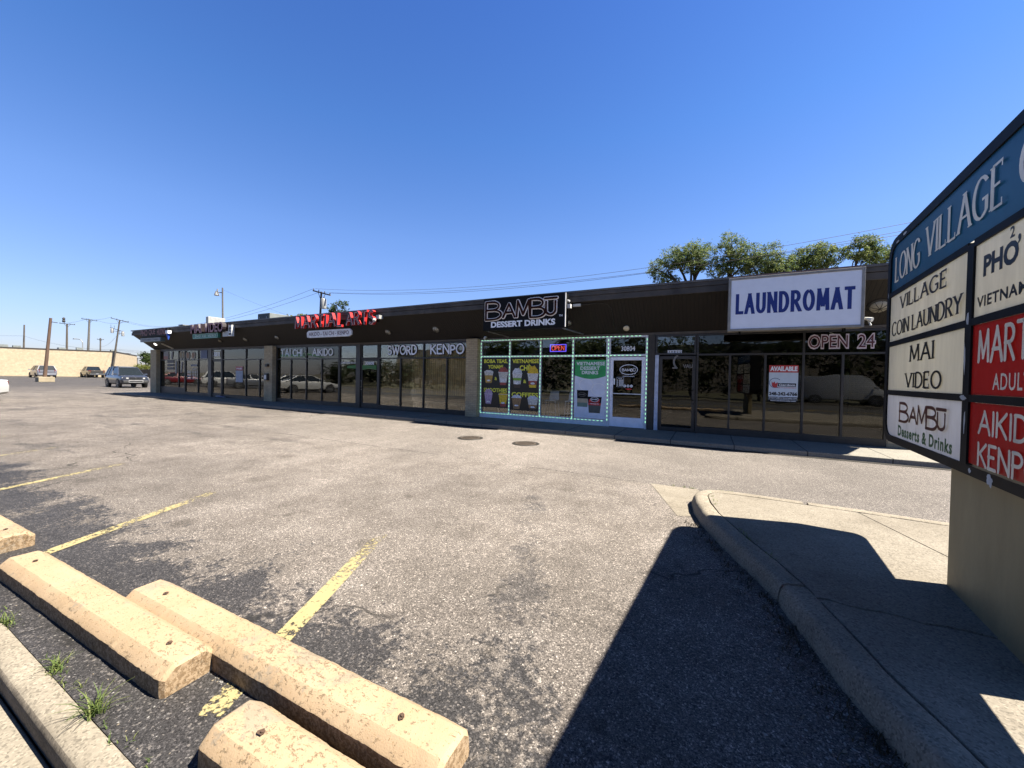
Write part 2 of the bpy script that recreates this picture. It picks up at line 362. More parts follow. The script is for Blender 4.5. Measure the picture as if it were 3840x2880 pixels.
    ck = t.n('TexVoronoi', {'Vector': t.n('VectorMath', {0: P, 1: t.n('TexNoise', {'Vector': P, 'Scale': 1.2, 'Detail': 4.0}).outputs['Color']}, operation='ADD').outputs[0], 'Scale': .16}, feature='DISTANCE_TO_EDGE').outputs['Distance']
    m3 = t.math('MULTIPLY', t.math('SUBTRACT', 1.0, t.step(ck, .0006, .0032)), t.math('MULTIPLY', t.step(t.noise(P, .5, 2), .45, .55), t.math('SUBTRACT', 1.0, lane)))
    mm = t.math('MAXIMUM', t.math('MAXIMUM', m1, m2), t.math('MULTIPLY', m3, .7))
    base = t.mix(mm, base, (.035, .032, .026))
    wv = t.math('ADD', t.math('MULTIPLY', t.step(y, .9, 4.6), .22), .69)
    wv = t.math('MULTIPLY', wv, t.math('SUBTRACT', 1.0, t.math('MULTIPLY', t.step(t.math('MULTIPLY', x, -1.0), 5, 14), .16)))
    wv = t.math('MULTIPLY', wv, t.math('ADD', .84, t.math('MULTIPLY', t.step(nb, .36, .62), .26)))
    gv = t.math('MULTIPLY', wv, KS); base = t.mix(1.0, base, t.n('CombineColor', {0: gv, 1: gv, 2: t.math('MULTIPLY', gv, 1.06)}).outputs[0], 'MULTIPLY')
    t.p(Base_Color=base, Roughness=t.ramp(seal, [(0, .9), (1, .7)]))
    t.b.inputs['Specular IOR Level'].default_value = .3
    h = t.math('ADD', t.math('MULTIPLY', r1, .6), t.math('MULTIPLY', t.math('SUBTRACT', 1.0, mm), 2.0))
    t.bump(h, .004, .55)
    return t.m
def concrete_mat(name, c0, c1, joints=None, stain=.4, axis='x', spk=1.0):
    t = NT(name); P = t.pos(); x, y, z = t.sep(P)
    f = t.noise(P, 2.2, 6, .7); g = t.noise(P, 40, 3, .7)
    base = t.ramp(f, [(.28, c0), (.68, c1)])
    c = t.n('TexVoronoi', {'Vector': P, 'Scale': 110.0}).outputs['Color']; r, _, _ = t.sep(c)
    base = t.mix(1.0, base, t.ramp(r, [(0, 1 - .45 * spk), (.3, 1 - .12 * spk), (.8, 1.0), (1, 1 + .22 * spk)]), 'MULTIPLY')
    dk = t.step(t.noise(P, 5.5, 6, .75, .4), .60, .74)
    base = t.mix(t.math('MULTIPLY', dk, stain), base, mul(c0, .35))
    pit = t.math('SUBTRACT', 1.0, t.step(t.vor(P, 16), .05, .12))
    base = t.mix(t.math('MULTIPLY', pit, .55 * stain), base, mul(c0, .25))
    h = g
    if joints:
        off, per = joints
        m = t.math('ABSOLUTE', t.math('SUBTRACT', t.math('FRACT', t.math('DIVIDE', t.math('SUBTRACT', x, off), per)), .5))
        j = t.step(m, .5 - .016 / per, .5 - .004 / per)
        base = t.mix(t.math('MULTIPLY', j, .85), base, (.03, .03, .028)); h = t.math('SUBTRACT', g, t.math('MULTIPLY', j, 4.0))
    base = t.mix(1.0, base, (KS, KS, KS), 'MULTIPLY')
    t.p(Base_Color=base, Roughness=.88); t.b.inputs['Specular IOR Level'].default_value = .25
    t.bump(h, .004, .5); return t.m
ASPH = ground_mat()
CONC = concrete_mat('pale_concrete', (.325, .28, .215), (.475, .42, .33))
CONC2 = concrete_mat('walk_concrete', (.38, .36, .31), (.50, .46, .38), joints=(-2.92 + .7, 1.385), stain=.3)
CURB = concrete_mat('curb_concrete', (.36, .31, .235), (.52, .455, .35), stain=.35)
DIRTYC = concrete_mat('dirty_curb_concrete', (.13, .11, .085), (.36, .31, .24), stain=.8)
SOIL = mat('dark_soil', (.018, .015, .011), .95, var=.5, scale=30)

m = MB(); m.poly([(-900, -900, -.2), (900, -900, -.2), (900, 900, -.2), (-900, 900, -.2)])
struct(m.build('ground', mat('dry_earth', (.16, .14, .09), .95, var=.3, scale=.3)))
m = MB(); m.poly([(-260, .675, 0), (45, .675, 0), (45, 120, 0), (-260, 120, 0)])
struct(m.build('parking_lot', ASPH))
# street side: curb, gutter, road (behind and below the camera, mirrored in the shop windows)
m = MB()
prof = [(.56, -.13), (.553, -.02), (.565, -.004), (.59, .006), (.66, .007), (.672, .001), (.672, -.13)]
xs = [-70 + .5 * i for i in range(139)] ; xs[-1] = -.95
m.loft([[(x, a + .004 * mnoise.noise(Vector((x * 2, a * 9, 0))), b + .003 * mnoise.noise(Vector((x * 3, a * 9, 4)))) for a, b in prof] for x in xs])
m.m = [1 if sum(m.v[i].y for i in f) / len(f) < .564 else 0 for f in m.f]
cb = m.build('kerb', [CURB, DIRTYC], smooth=True, angle=50); struct(cb)
m = MB()
for i in range(24):
    x0 = -70 + i * 2.9; m.box(x0, x0 + 2.885, .05, .552, -.2, -.118)
struct(m.build('gutter', CONC, bevel=.006))
m = MB(); m.poly([(-260, -12.4, -.13), (60, -12.4, -.13), (60, .05, -.13), (-260, .05, -.13)])
road_m = mat('street_asphalt', (.075, .072, .068), .85, var=.25, scale=1.5, bump=.3, bscale=200)
struct(m.build('street', road_m))
m = MB()
for y in (-6.0, -6.25): m.poly([(-200, y - .05, -.126), (50, y - .05, -.126), (50, y + .05, -.126), (-200, y + .05, -.126)])
struct(m.build('centre_line', mat('road_yellow', (.6, .42, .06), .8)))
m = MB(); m.box(-260, 60, -12.7, -12.4, -.15, .02); struct(m.build('far_kerb', CURB))
m = MB(); m.poly([(-260, -40, .0), (60, -40, .0), (60, -12.7, .0), (-260, -12.7, .0)])
struct(m.build('verge', mat('dry_grass', (.085, .08, .03), .95, var=.4, scale=2.5)))

# yellow bay lines
def paint_mat(name, c, keep):
    t = NT(name); P = t.pos(); _, y, _z = t.sep(P)
    n = t.math('ADD', t.noise(P, 26, 5, .75), t.math('MULTIPLY', t.noise(P, 3.5, 3), .5))
    n = t.math('SUBTRACT', n, t.math('MULTIPLY', t.step(y, 1.9, 3.6), .30))
    a = t.step(n, .70 - keep, .78 - keep)
    c = tuple(x * KS for x in c); t.p(Base_Color=t.mix(t.noise(P, 12, 4), mul(c, .8), c), Roughness=.8)
    tr = t.n('BsdfTransparent').outputs[0]
    t.t.links.new(t.n('MixShader', {0: a, 1: tr, 2: t.b.outputs[0]}).outputs[0], t.out.inputs[0]); return t.m
YEL = paint_mat('worn_yellow_paint', (.60, .50, .235), .035); YEL2 = paint_mat('faded_line_paint', (.50, .42, .22), .02)
DIRS = Vector((-.415, .91, 0)).normalized(); SID = Vector((DIRS.y, -DIRS.x, 0))
def bay_line(x14, y0, y1, mt, wd=.115):
    c = Vector((x14, 1.4, .004)); a = c + DIRS * ((y0 - 1.4) / DIRS.y); b = c + DIRS * ((y1 - 1.4) / DIRS.y); m = MB()
    m.poly([a - SID * wd / 2, a + SID * wd / 2, b + SID * wd / 2, b - SID * wd / 2]); struct(m.build('parking_line', mt))
bay_line(-2.245, .93, 3.05, YEL, .125); bay_line(-5.22, .72, 3.35, YEL, .12); bay_line(-8.25, .72, 3.6, YEL)
for i in range(5): bay_line(-11.2 - 2.9 * i, .72, 3.9, YEL2)

# small white concrete apron beside the island
m = MB(); m.poly([(-.77, 6.27, .004), (-.30, 4.93, .004), (-.16, 5.0, .004), (-.17, 5.3, .004), (-.24, 5.55, .004), (-.12, 5.75, .004), (-.06, 5.97, .004), (-.11, 6.29, .004)][:: 1])
struct(m.build('pavement', CONC))

# ------------------------------------------------------------------ the island under the tall sign
near_out = [(-.165, 5.46), (-.13, 5.16), (-.05, 4.78), (.09, 4.37), (.24, 3.98), (.37, 3.66), (.475, 3.36), (.535, 3.1), (.60, 2.84), (.66, 2.56), (.74, 2.30), (.81, 2.06), (.98, 1.5), (1.2, .75)]
nose = [(.55, 5.90), (.34, 5.90), (.14, 5.89), (.0, 5.84), (-.09, 5.74), (-.145, 5.61)]
far = [(8.0, 5.45), (4.0, 5.70), (2.3, 5.80), (1.6, 5.85), (1.0, 5.88)]
OUTL = far + nose + near_out
def offs(poly, d):
    r = []
    for i, p in enumerate(poly):
        a = Vector(poly[max(i - 1, 0)]); b = Vector(poly[min(i + 1, len(poly) - 1)]); e = (b - a).normalized(); r.append((p[0] - e.y * d, p[1] + e.x * d))
    return r
def dens(poly, n=4):
    r = []
    for a, b in zip(poly, poly[1:]): r += [(a[0] + (b[0] - a[0]) * k / n, a[1] + (b[1] - a[1]) * k / n) for k in range(n)]
    return r + [poly[-1]]
O = dens(OUTL, 12); prof = [(.0, -.02), (.004, .05), (.018, .115), (.035, .142), (.06, .151), (.16, .153), (.172, .148), (.174, .10)]
def curb_piece(i0, i1):
    m = MB(); rings = []
    for i in range(i0, i1 + 1):
        e = []
        for d, h in prof:
            q = offs(O, d)[i]; k = .007 * mnoise.noise(Vector((q[0] * 4, q[1] * 4, h * 8))) + .004 * mnoise.noise(Vector((q[0] * 23, q[1] * 23, h * 30)))
            e.append((q[0] + k, q[1] + k, h + .004 * mnoise.noise(Vector((q[0] * 6, q[1] * 6, 3)))))
        rings.append(e)
    m.loft(rings); return m
cut = [0, 9, 15, 37, 79, len(O) - 1]
cut = [0, 18, 25, 78, len(O) - 1]
best = min(range(len(O)), key=lambda i: (O[i][0] - .475) ** 2 + (O[i][1] - 3.33) ** 2)
cuts = [(0, 46), (47, best - 1), (best, len(O) - 1)]
kr = None
for a, b in cuts: struct(curb_piece(a, b).build('island_kerb', CURB, smooth=True, angle=60))
I = offs(dens(OUTL, 5), .188)
m = MB(); m.poly([(p[0], p[1], .10) for p in offs(dens(OUTL, 5), .10)] + [(8, .75, .10)]); struct(m.build('soil', SOIL))
def slab(pts, name='island_pavement', z=.148):
    m = MB(); m.hexa([(x, y, .02) for x, y in pts], [(x, y, z) for x, y in pts]); struct(m.build(name, CONC, bevel=.004))
def nearest(px, py): return min(range(len(I)), key=lambda i: (I[i][0] - px) ** 2 + (I[i][1] - py) ** 2)
rj = random.Random(3)
crack = [(.66 + .09 * k + 0, 3.25 + .015 * math.sin(k * 1.7) + rj.uniform(-.012, .012)) for k in range(0, 12)] + [(3.0, 3.3), (8.0, 3.2)]
j1 = nearest(1.5, 5.62); j2 = nearest(.66, 3.22)
slab([(8.0, 5.1)] + I[1:j1 + 1][:] + [(1.55, 5.62), (1.84, 4.59), (2.18, 3.36), (3.0, 3.33), (8.0, 3.23)]) if False else None
# far-right slab, main slab, near slab
slab([(8.0, 3.24), (8.0, 5.2)] + [p for p in I[1:j1] if p[0] > 1.55] + [(1.545, 5.655), (1.85, 4.59), (2.20, 3.34), (3.0, 3.325)])
slab([(2.188, 3.335), (1.838, 4.585), (1.532, 5.66)] + [p for p in I[j1:j2] if p[0] < 1.53] + [(a, b + .010 + .006 * (k % 2)) for k, (a, b) in enumerate(crack[:12])] + [(1.9, 3.29)])
slab([(8.0, 3.215), (3.0, 3.3), (1.9, 3.27)] + [(a, b - .008) for a, b in crack[:12]][::-1] + I[j2 + 1:] + [(1.55, .75), (8.0, .75)])

# ------------------------------------------------------------------ walk along the shops
m = MB(); m.box(-34.6, 9.0, 10.365, 21.0, -.05, .12); struct(m.build('sidewalk', CONC2, bevel=.012))
m = MB()
xx = [-34.6 + .25 * i for i in range(175)]
m.loft([[(x, 10.26 + .02 * mnoise.noise(Vector((x * 1.3, 0, 0))), .005), (x, 10.36, .02 + .01 * mnoise.noise(Vector((x * 2, 5, 0)))), (x, 10.362, .0)] for x in xx])
struct(m.build('gutter_dirt', SOIL))
# ================================================================== THE STRIP OF SHOPS
def groove_mat(name, c0, c1, per):
    t = NT(name); P = t.pos(); x, y, z = t.sep(P)
    f = t.math('FRACT', t.math('DIVIDE', x, per)); g = t.step(t.math('ABSOLUTE', t.math('SUBTRACT', f, .5)), .40, .44)
    b = t.ramp(t.noise(t.comb(t.math('MULTIPLY', x, 3), y, z), 3, 5, .7), [(.3, c0), (.7, c1)])
    t.p(Base_Color=t.mix(t.math('MULTIPLY', g, .8), b, mul(c0, .3)), Roughness=.7); t.bump(t.math('SUBTRACT', 1.0, g), .01, .8); return t.m
def brick_mat(name, c0, c1, mortar, sx, sz, along='x'):
    t = NT(name); P = t.pos(); x, y, z = t.sep(P)
    v = t.comb(t.math('ADD', x, t.math('MULTIPLY', y, 1.0)), z, 0.0)
    b = t.n('TexBrick', {'Vector': v, 'Color1': (*c0, 1), 'Color2': (*c1, 1), 'Mortar': (*mortar, 1), 'Scale': 1.0, 'Mortar Size': .006 if sz < .2 else .01, 'Brick Width': sx, 'Row Height': sz, 'Bias': 0.0})
    n = t.noise(P, 2.5, 5, .7)
    t.p(Base_Color=t.mix(1.0, b.outputs['Color'], t.ramp(n, [(.3, .78), (.7, 1.12)]), 'MULTIPLY'), Roughness=.85)
    t.bump(t.math('SUBTRACT', 1.0, b.outputs['Fac']), .006, .6); return t.m
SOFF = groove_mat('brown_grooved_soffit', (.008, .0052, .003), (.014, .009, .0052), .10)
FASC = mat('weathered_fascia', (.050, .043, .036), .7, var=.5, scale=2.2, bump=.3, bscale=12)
FASC2 = mat('weathered_fascia_cap', (.09, .081, .072), .5, var=.25, scale=4)
BRONZE = mat('bronze_frame', (.030, .026, .022), .45, metal=.0, var=.2)
WHITEF = mat('white_aluminium', (.62, .66, .68), .4, var=.08)
WHITED = mat('white_door_paint', (.80, .82, .88), .35, var=.06)
BRICK = brick_mat('tan_brick', (.46, .37, .225), (.37, .295, .175), (.25, .20, .13), .20, .068)
BROWN = mat('brown_post', (.036, .030, .022), .6, var=.25, scale=10)
ROOM = mat('shop_interior', (.045, .042, .038), .8, var=.3, scale=1.2)
CEIL = mat('shop_ceiling', (.16, .15, .13), .8)
GLASS = glass('shop_glass', (.94, .94, .92), .022, .85)
GLASSD = glass('dark_shop_glass', (.60, .60, .59), .014, .85)
GLASSB = glass('bright_shop_glass', (.97, .98, .98), .035, 1.0)
WHITE = mat('white_lettering', (.78, .80, .82), .5, var=.04)
BLACK = mat('black_paint', (.006, .006, .006), .6, var=.3, spec=.15)
STEEL = mat('brushed_steel', (.45, .45, .44), .3, metal=.9)
mall = thing('strip_mall', (-14.4, 12.2, 0.0), 'long single storey strip of shops with brown overhanging soffit and dark glass fronts', 'shopping strip')
def part(mb, name, mt, par=None, **k): return mb.build(name, mt, mall if par is None else par, **k)
m = MB()
m.box(-33.85, -33.65, 12.45, 20.8, .12, 3.99); m.box(4.82, 5.02, 12.45, 20.8, .12, 3.99); m.box(-33.85, 5.02, 20.8, 21.0, .12, 3.99)
m.box(3.78, 5.02, 12.2, 12.45, .12, 3.02); part(m, 'wall', BRICK)
m = MB(); m.box(-33.83, 5.0, 11.1, 21.02, 4.0, 4.12); m.box(-33.65, 4.8, 12.19, 12.44, 3.025, 3.995); roof = part(m, 'roof', mat('roof_felt', (.10, .095, .09), .9))
# sloping soffit with closed ends
m = MB(); m.hexa([(-33.82, 11.075, 3.90), (4.99, 11.075, 3.90), (4.99, 12.18, 3.04), (-33.82, 12.18, 3.04)][::-1], [(-33.82, 11.075, 3.99), (4.99, 11.075, 3.99), (4.99, 12.18, 3.99), (-33.82, 12.18, 3.99)][::-1])
part(m, 'soffit', SOFF)
m = MB(); P = FR(11.07); xs = [-33.86, -28.9, -24.0, -19.1, -14.2, -9.3, -4.4, .5, 5.03]
for k, (a, b) in enumerate(zip(xs, xs[1:])):
    e = .004 * ((k * 7) % 3); m.rect(P, a, b - .008, 3.885 - e, 4.045 - e, 0, .045); m.rect(P, a + .4, b + .39 if b < 5 else b, 4.05, 4.16 - e / 2, -.01, .065)
m.box(-33.862, -33.83, 11.06, 12.4, 3.885, 4.15)
fa = part(m, 'fascia', FASC, bevel=.006)
m = MB(); m.rect(P, -33.88, 5.05, 4.162, 4.215, -.10, .085); m.box(-33.882, -33.82, 11.17, 21.0, 4.162, 4.215); part(m, 'roof_edge', FASC2)
m = MB(); m.box(-32.95, 3.76, 12.16, 12.24, 2.965, 3.035); part(m, 'header_trim', mat('header_trim', (.075, .062, .048), .6))
# brick pillars and the brown post
def pillar(x0, x1, y0=11.98):
    m = MB(); m.box(x0, x1, y0, 12.6, .12, 3.02); part(m, 'brick_pillar', BRICK, bevel=.008)
pillar(-33.85, -33.0, 11.98); pillar(-20.83, -20.12, 11.98); pillar(-8.12, -7.62, 11.98)
m = MB(); m.box(-1.665, -1.475, 12.14, 12.5, .12, 2.963); m.box(-1.475, -1.465, 12.2, 12.5, .12, 2.963); part(m, 'post', BROWN)
m = MB(); m.box(-33.64, 4.81, 12.6, 20.79, .125, .14); m.box(-33.64, 4.81, 19.2, 19.3, .14, 2.99)
for x in (-26.6, -20.4, -7.9, -1.6): m.box(x - .06, x + .06, 12.75, 19.2, .14, 2.99)
part(m, 'interior', ROOM)
m = MB(); m.box(-33.64, 4.81, 12.5, 19.3, 2.99, 3.02); ce = part(m, 'ceiling', CEIL)
m = MB()
for i in range(9): m.box(-1.4 + .6 * i, -1.37 + .6 * i, 12.6, 19, 2.981, 2.9895)
m.build('ceiling_grid', BRONZE, ce)

FW = FR(12.2)
def window(x0, x1, z0, z1, mulls=(), rails=(), mt=BRONZE, gl=GLASS, t=.05, sill=None, kick=None):
    """one glazed opening: frame with mullions, panes as its child"""
    m = MB(); m.frame(FW, x0, x1, z0, z1, t, -.06, .03)
    hs = sorted(rails)
    for r in hs: m.rect(FW, x0 + t, x1 - t, r - t / 2, r + t / 2, -.058, .027)
    for x, a, b in mulls:
        ys = [a] + [r for r in hs if a < r < b] + [b]
        for q, (p0, p1) in enumerate(zip(ys, ys[1:])):
            lo = p0 + (t / 2 + .001 if p0 in hs else t + .001 if p0 <= z0 + .001 else 0); hi = p1 - (t / 2 + .001 if p1 in hs else t + .001 if p1 >= z1 - .001 else 0)
            m.rect(FW, x - t / 2, x + t / 2, lo, hi, -.06, .03)
    if kick: m.rect(FW, x0, x1, .122, z0 - .002, -.07, .02)
    f = part(m, 'window', mt)
    g = MB(); g.rect(FW, x0 + t, x1 - t, z0 + t, z1 - t, -.018, -.012); p = g.build('pane', gl, f)
    return f
def door(x0, x1, z1, mt=BRONZE, gl=GLASSD, st=.085, br=.22, glazing_bar=None, handle='L', hm=STEEL):
    m = MB(); z0 = .135
    m.rect(FW, x0, x0 + st, z0, z1, -.05, .0); m.rect(FW, x1 - st, x1, z0, z1, -.05, .0)
    m.rect(FW, x0 + st, x1 - st, z0, z0 + br, -.05, .0); m.rect(FW, x0 + st, x1 - st, z1 - st, z1, -.05, .0)
    d = part(m, 'door', mt, bevel=.004)
    g = MB(); g.rect(FW, x0 + st, x1 - st, z0 + br, z1 - st, -.03, -.022); g.build('pane', gl, d)
    h = MB()
    if glazing_bar: h.rect(FW, x0 + st, x1 - st, glazing_bar - .012, glazing_bar + .012, -.02, .0)
    hx = x0 + st * .5 if handle == 'L' else x1 - st * .5; s = 1 if handle == 'L' else -1
    h.tube([FW(hx, 1.05, 0), FW(hx + s * .02, 1.05, .05), FW(hx + s * .06, 1.09, .06), FW(hx + s * .06, 1.31, .06), FW(hx + s * .02, 1.35, .05), FW(hx, 1.35, 0)], .011, 8)
    h.lathe([(.02, 0), (.02, .012)], FW(hx, .95, 0), (0, -1, 0), 12)
    h.build('handle', hm, d, smooth=True)
    return d

# --- first bay: noodle shop and video shop
w1 = window(-32.95, -29.62, .52, 2.955, [(-30.45, .52, 2.955)], [2.33], kick=True, gl=GLASSD)
w2 = window(-29.60, -26.78, .26, 2.955, [(-28.0, .26, 2.955)], [2.33], kick=True, gl=GLASSD)
m = MB(); m.rect(FW, -26.775, -26.42, .122, 2.955, -.07, .05); part(m, 'panel', mat('bronze_panel', (.06, .055, .045), .5))
d1 = door(-26.41, -25.37, 2.30); t1 = window(-26.41, -25.37, 2.32, 2.955)
m = MB(); m.rect(FW, -25.36, -25.26, .122, 2.955, -.07, .05); part(m, 'post', BRONZE)
w3 = window(-25.25, -20.84, .24, 2.955, [(-22.86, .24, 2.955), (-21.57, .24, 2.33)], [2.33], kick=True, gl=GLASSB)
# --- second bay: martial arts
w4 = window(-20.10, -15.30, .26, 2.955, [(-17.67, .26, 2.955), (-18.87, .26, 2.33), (-16.52, .26, 2.33)], [2.33], kick=True, gl=GLASSB)
w5 = window(-15.29, -14.14, .24, 2.955, [], [2.33], kick=True)
m = MB(); m.rect(FW, -14.13, -13.90, .122, 2.955, -.07, .05); part(m, 'post', BRONZE)
d2 = door(-13.89, -12.82, 2.30); t2 = window(-13.89, -12.82, 2.32, 2.955)
w6 = window(-12.79, -8.13, .26, 2.955, [(-10.31, .26, 2.955), (-11.54, .26, 2.33), (-9.15, .26, 2.33)], [2.33], kick=True)
# --- third bay: dessert drinks, white frames
w7 = window(-7.60, -2.86, .26, 2.98, [(-6.37, .26, 2.98), (-5.18, .26, 2.98), (-4.02, .26, 2.98)], [2.36], mt=WHITEF, t=.065, kick=True, gl=GLASSB)
d3 = door(-2.80, -1.745, 2.31, WHITED, GLASSD, .10, .30, 1.17, 'L', mat('white_handle', (.7, .72, .75), .3))
t3 = window(-2.855, -1.675, 2.33, 2.98, mt=WHITEF, t=.065)
m = MB(); m.rect(FW, -2.855, -2.805, .122, 2.325, -.06, .03); m.rect(FW, -1.74, -1.675, .122, 2.325, -.06, .03); part(m, 'door_frame', WHITEF)
# --- fourth bay: laundromat
m = MB(); m.rect(FW, -1.46, -1.36, .122, 2.36, -.05, .05); m.rect(FW, -1.445, -1.43, .13, 2.35, .052, .06); m.rect(FW, -1.40, -1.385, .13, 2.35, .052, .06); part(m, 'door_jamb', mat('pale_blue_jamb', (.50, .55, .64), .4))
d4 = door(-1.35, -.36, 2.33, BRONZE, GLASSD, .09, .10, 1.16, 'R', BLACK); t4 = window(-1.46, -.36, 2.365, 2.955, mt=BRONZE, gl=GLASSB)
w8 = window(-.345, 3.77, .25, 2.955, [(2.13, .25, 2.955), (.49, .25, 2.365), (1.31, .25, 2.365), (2.92, .25, 2.365)], [2.365], kick=True, gl=GLASSD)

# --- lettering stuck on the glass, plus painted green reflections
G = FR(12.192)
def decal(par, mats, fn):
    m = MB(); fn(m); return m.build('lettering', mats, par)
def pap(body, u0, u1, v0, v1, par, mt=WHITE, tv=.062, back=True):
    def fn(m):
        if back: pen(m, body, G, u0, u1, v0, v1, .004, tv + .035, tv + .035, 1, caps=True, jit=.07, seed=len(body))
        pen(m, body, G, u0, u1, v0, v1, .010, tv, tv, 0, caps=True, jit=.07, seed=len(body))
    decal(par, [mt, BLACK], fn)
pap('SWORD', -12.25, -10.68, 2.49, 2.83, w6); pap('KENPO', -9.95, -8.36, 2.49, 2.83, w6)
GREYW = mat('greyish_lettering', (.70, .74, .75), .5)
pap('TAI CHI', -19.7, -18.0, 2.48, 2.82, w4, GREYW, .055, False); pap('AIKIDO', -17.2, -15.75, 2.49, 2.80, w4, WHITE, .055, False)
GREEN = mat('green_reflection_decal', (.035, .14, .03), .6); GREENL = mat('pale_green_reflection_decal', (.20, .32, .14), .6)  # green bands paint a mirrored gas station canopy onto the glass
decal(w4, [GREENL, GREEN], lambda m: (m.flat([(-19.75, 2.46), (-18.4, 2.43), (-17.9, 2.46), (-17.9, 2.50), (-18.4, 2.47), (-19.75, 2.50)], G, .002, 0),
    m.flat([(-19.75, 2.51), (-18.4, 2.49), (-17.9, 2.51), (-17.9, 2.56), (-18.4, 2.58), (-19.75, 2.55)], G, .002, 1),
    m.ring(G, -17.83, 2.53, .10, .115, .035, .014, 0), m.flat([(-17.6, 2.52), (-16.6, 2.40), (-16.5, 2.38), (-16.4, 2.38), (-17.0, 2.50), (-17.6, 2.58)], G, .002, 1),
    m.flat([(-17.6, 2.585), (-17.0, 2.505), (-16.35, 2.385), (-16.3, 2.385), (-17.0, 2.53), (-17.6, 2.61)], G, .003, 0)))
def gb(m, a, b):   # painted reflection: green band across the door glass
    m.flat([(a, 2.03), (b, 2.03), (b, 1.86), ((a + b) / 2, 1.90), (a, 1.86)][::-1], G, .002, 0); m.flat([(a, 1.85), ((a + b) / 2, 1.89), (b, 1.85), (b, 1.835), ((a + b) / 2, 1.875), (a, 1.835)][::-1], G, .002, 1)
decal(d2, [GREEN, GREENL], lambda m: gb(m, -13.79, -12.93))
decal(w5, [GREEN, GREENL], lambda m: m.flat([(-14.75, 2.0), (-14.22, 2.04), (-14.22, 1.88), (-14.8, 1.90)][::-1], G, .002, 0))
decal(d2, WHITE, lambda m: txt(m, '30808', G, -13.62, -13.08, 2.05, 2.19, .004, bold=.015))
decal(w5, WHITE, lambda m: txt(m, '(248) 636-4212', G, -15.19, -14.24, 2.07, 2.185, .004, bold=.008))
decal(t3, WHITE, lambda m: txt(m, '30804', G, -2.47, -2.05, 2.50, 2.645, .004, bold=.015))
def tiles(m):
    for i, c in enumerate('30800'):
        a = -1.12 + i * .077; m.flat([(a, 2.41), (a + .073, 2.41), (a + .073, 2.50), (a, 2.50)], G, .002, 0); txt(m, c, G, a + .014, a + .059, 2.422, 2.488, .004, 1, .02)
decal(t4, [WHITE, BLACK], tiles)
def n818(m):
    m.frame(G, -26.33, -25.47, 2.46, 2.84, .035, .0, .02, 1); txt(m, '30818', G, -26.22, -25.56, 2.53, 2.77, .004, 0, .03)
decal(t1, [WHITE, mat('address_plate_edge', (.30, .28, .22), .6)], n818)
MAROON = mat('maroon_vinyl', (.085, .012, .014), .5)
def open24(m):
    for s, a, b in (('OPEN', 2.23, 3.0), ('24', 3.2, 3.5)):
        txt(m, s, G, a - .025, b + .025, 2.49 - .02, 2.83 + .02, .004, 0, .055); txt(m, s, G, a, b, 2.505, 2.815, .008, 1, .0)
PALE = mat('pale_pink_vinyl', (.62, .52, .52), .5)
decal(w8, [PALE, MAROON], open24)
# door of the dessert shop: oval mark, hours, round badges
RED = mat('red_vinyl', (.50, .02, .02), .5)
def bambu_door(m):
    m.ring(G, -2.23, 1.92, .275, .16, .02, .003); pen(m, 'BAMBŪ', G, -2.43, -2.03, 1.87, 1.95, .003, .014, .014, gap=.1)
    m.ring(G, -2.23, 1.95, .26, .24, .010, .003, 0, 16, 200, 225); m.ring(G, -2.23, 1.95, .26, .24, .010, .003, 0, 16, 315, 340)
    txt(m, 'MADISON HEIGHTS', G, -2.40, -2.05, 1.70, 1.728, .003, bold=.03)
    m.frame(G, -2.585, -2.37, 1.38, 1.685, .006, .0, .003); txt(m, 'HOURS', G, -2.54, -2.42, 1.63, 1.655, .003, bold=.03)
    for i in range(7):
        z = 1.59 - i * .029; m.flat([(-2.57, z), (-2.545, z), (-2.545, z + .014), (-2.57, z + .014)], G, .003); m.flat([(-2.515, z), (-2.45, z), (-2.45, z + .016), (-2.515, z + .016)], G, .003); m.flat([(-2.445, z), (-2.385, z), (-2.385, z + .016), (-2.445, z + .016)], G, .003)
    for c in (-2.335, -2.235, -2.135): m.ell(G, c, 1.415, .042, .042, .003)
    txt(m, 'f', G, -2.345, -2.325, 1.39, 1.44, .006, 1, .02); m.ring(G, -2.235, 1.415, .022, .022, .008, .006, 1); m.flat([(-2.16, 1.42), (-2.135, 1.40), (-2.11, 1.43), (-2.135, 1.42)], G, .006, 1)
    m.flat([(-2.31, 1.33), (-2.22, 1.345), (-2.13, 1.335), (-2.12, 1.305), (-2.22, 1.295), (-2.30, 1.31)][::-1], G, .003, 2)
    m.flat([(-2.715 + .03, 1.45), (-2.64, 1.45), (-2.64, 1.64), (-2.715 + .03, 1.64)], G, .003)
decal(d3, [WHITE, BLACK, RED], bambu_door)
GREYV = mat('grey_vinyl', (.16, .15, .14), .6)
def arrows(m):
    m.ring(G, -.78, 2.16, .19, .22, .05, .003, 0, 14, 110, 235); txt(m, 'VAU', G, -.70, -.44, 1.98, 2.09, .003, 0, .03)
    m.flat([(-.98, 1.96), (-.84, 1.96), (-.84, 2.0), (-.98, 2.0)], G, .004, 0)
decal(d4, [GREYV], arrows)
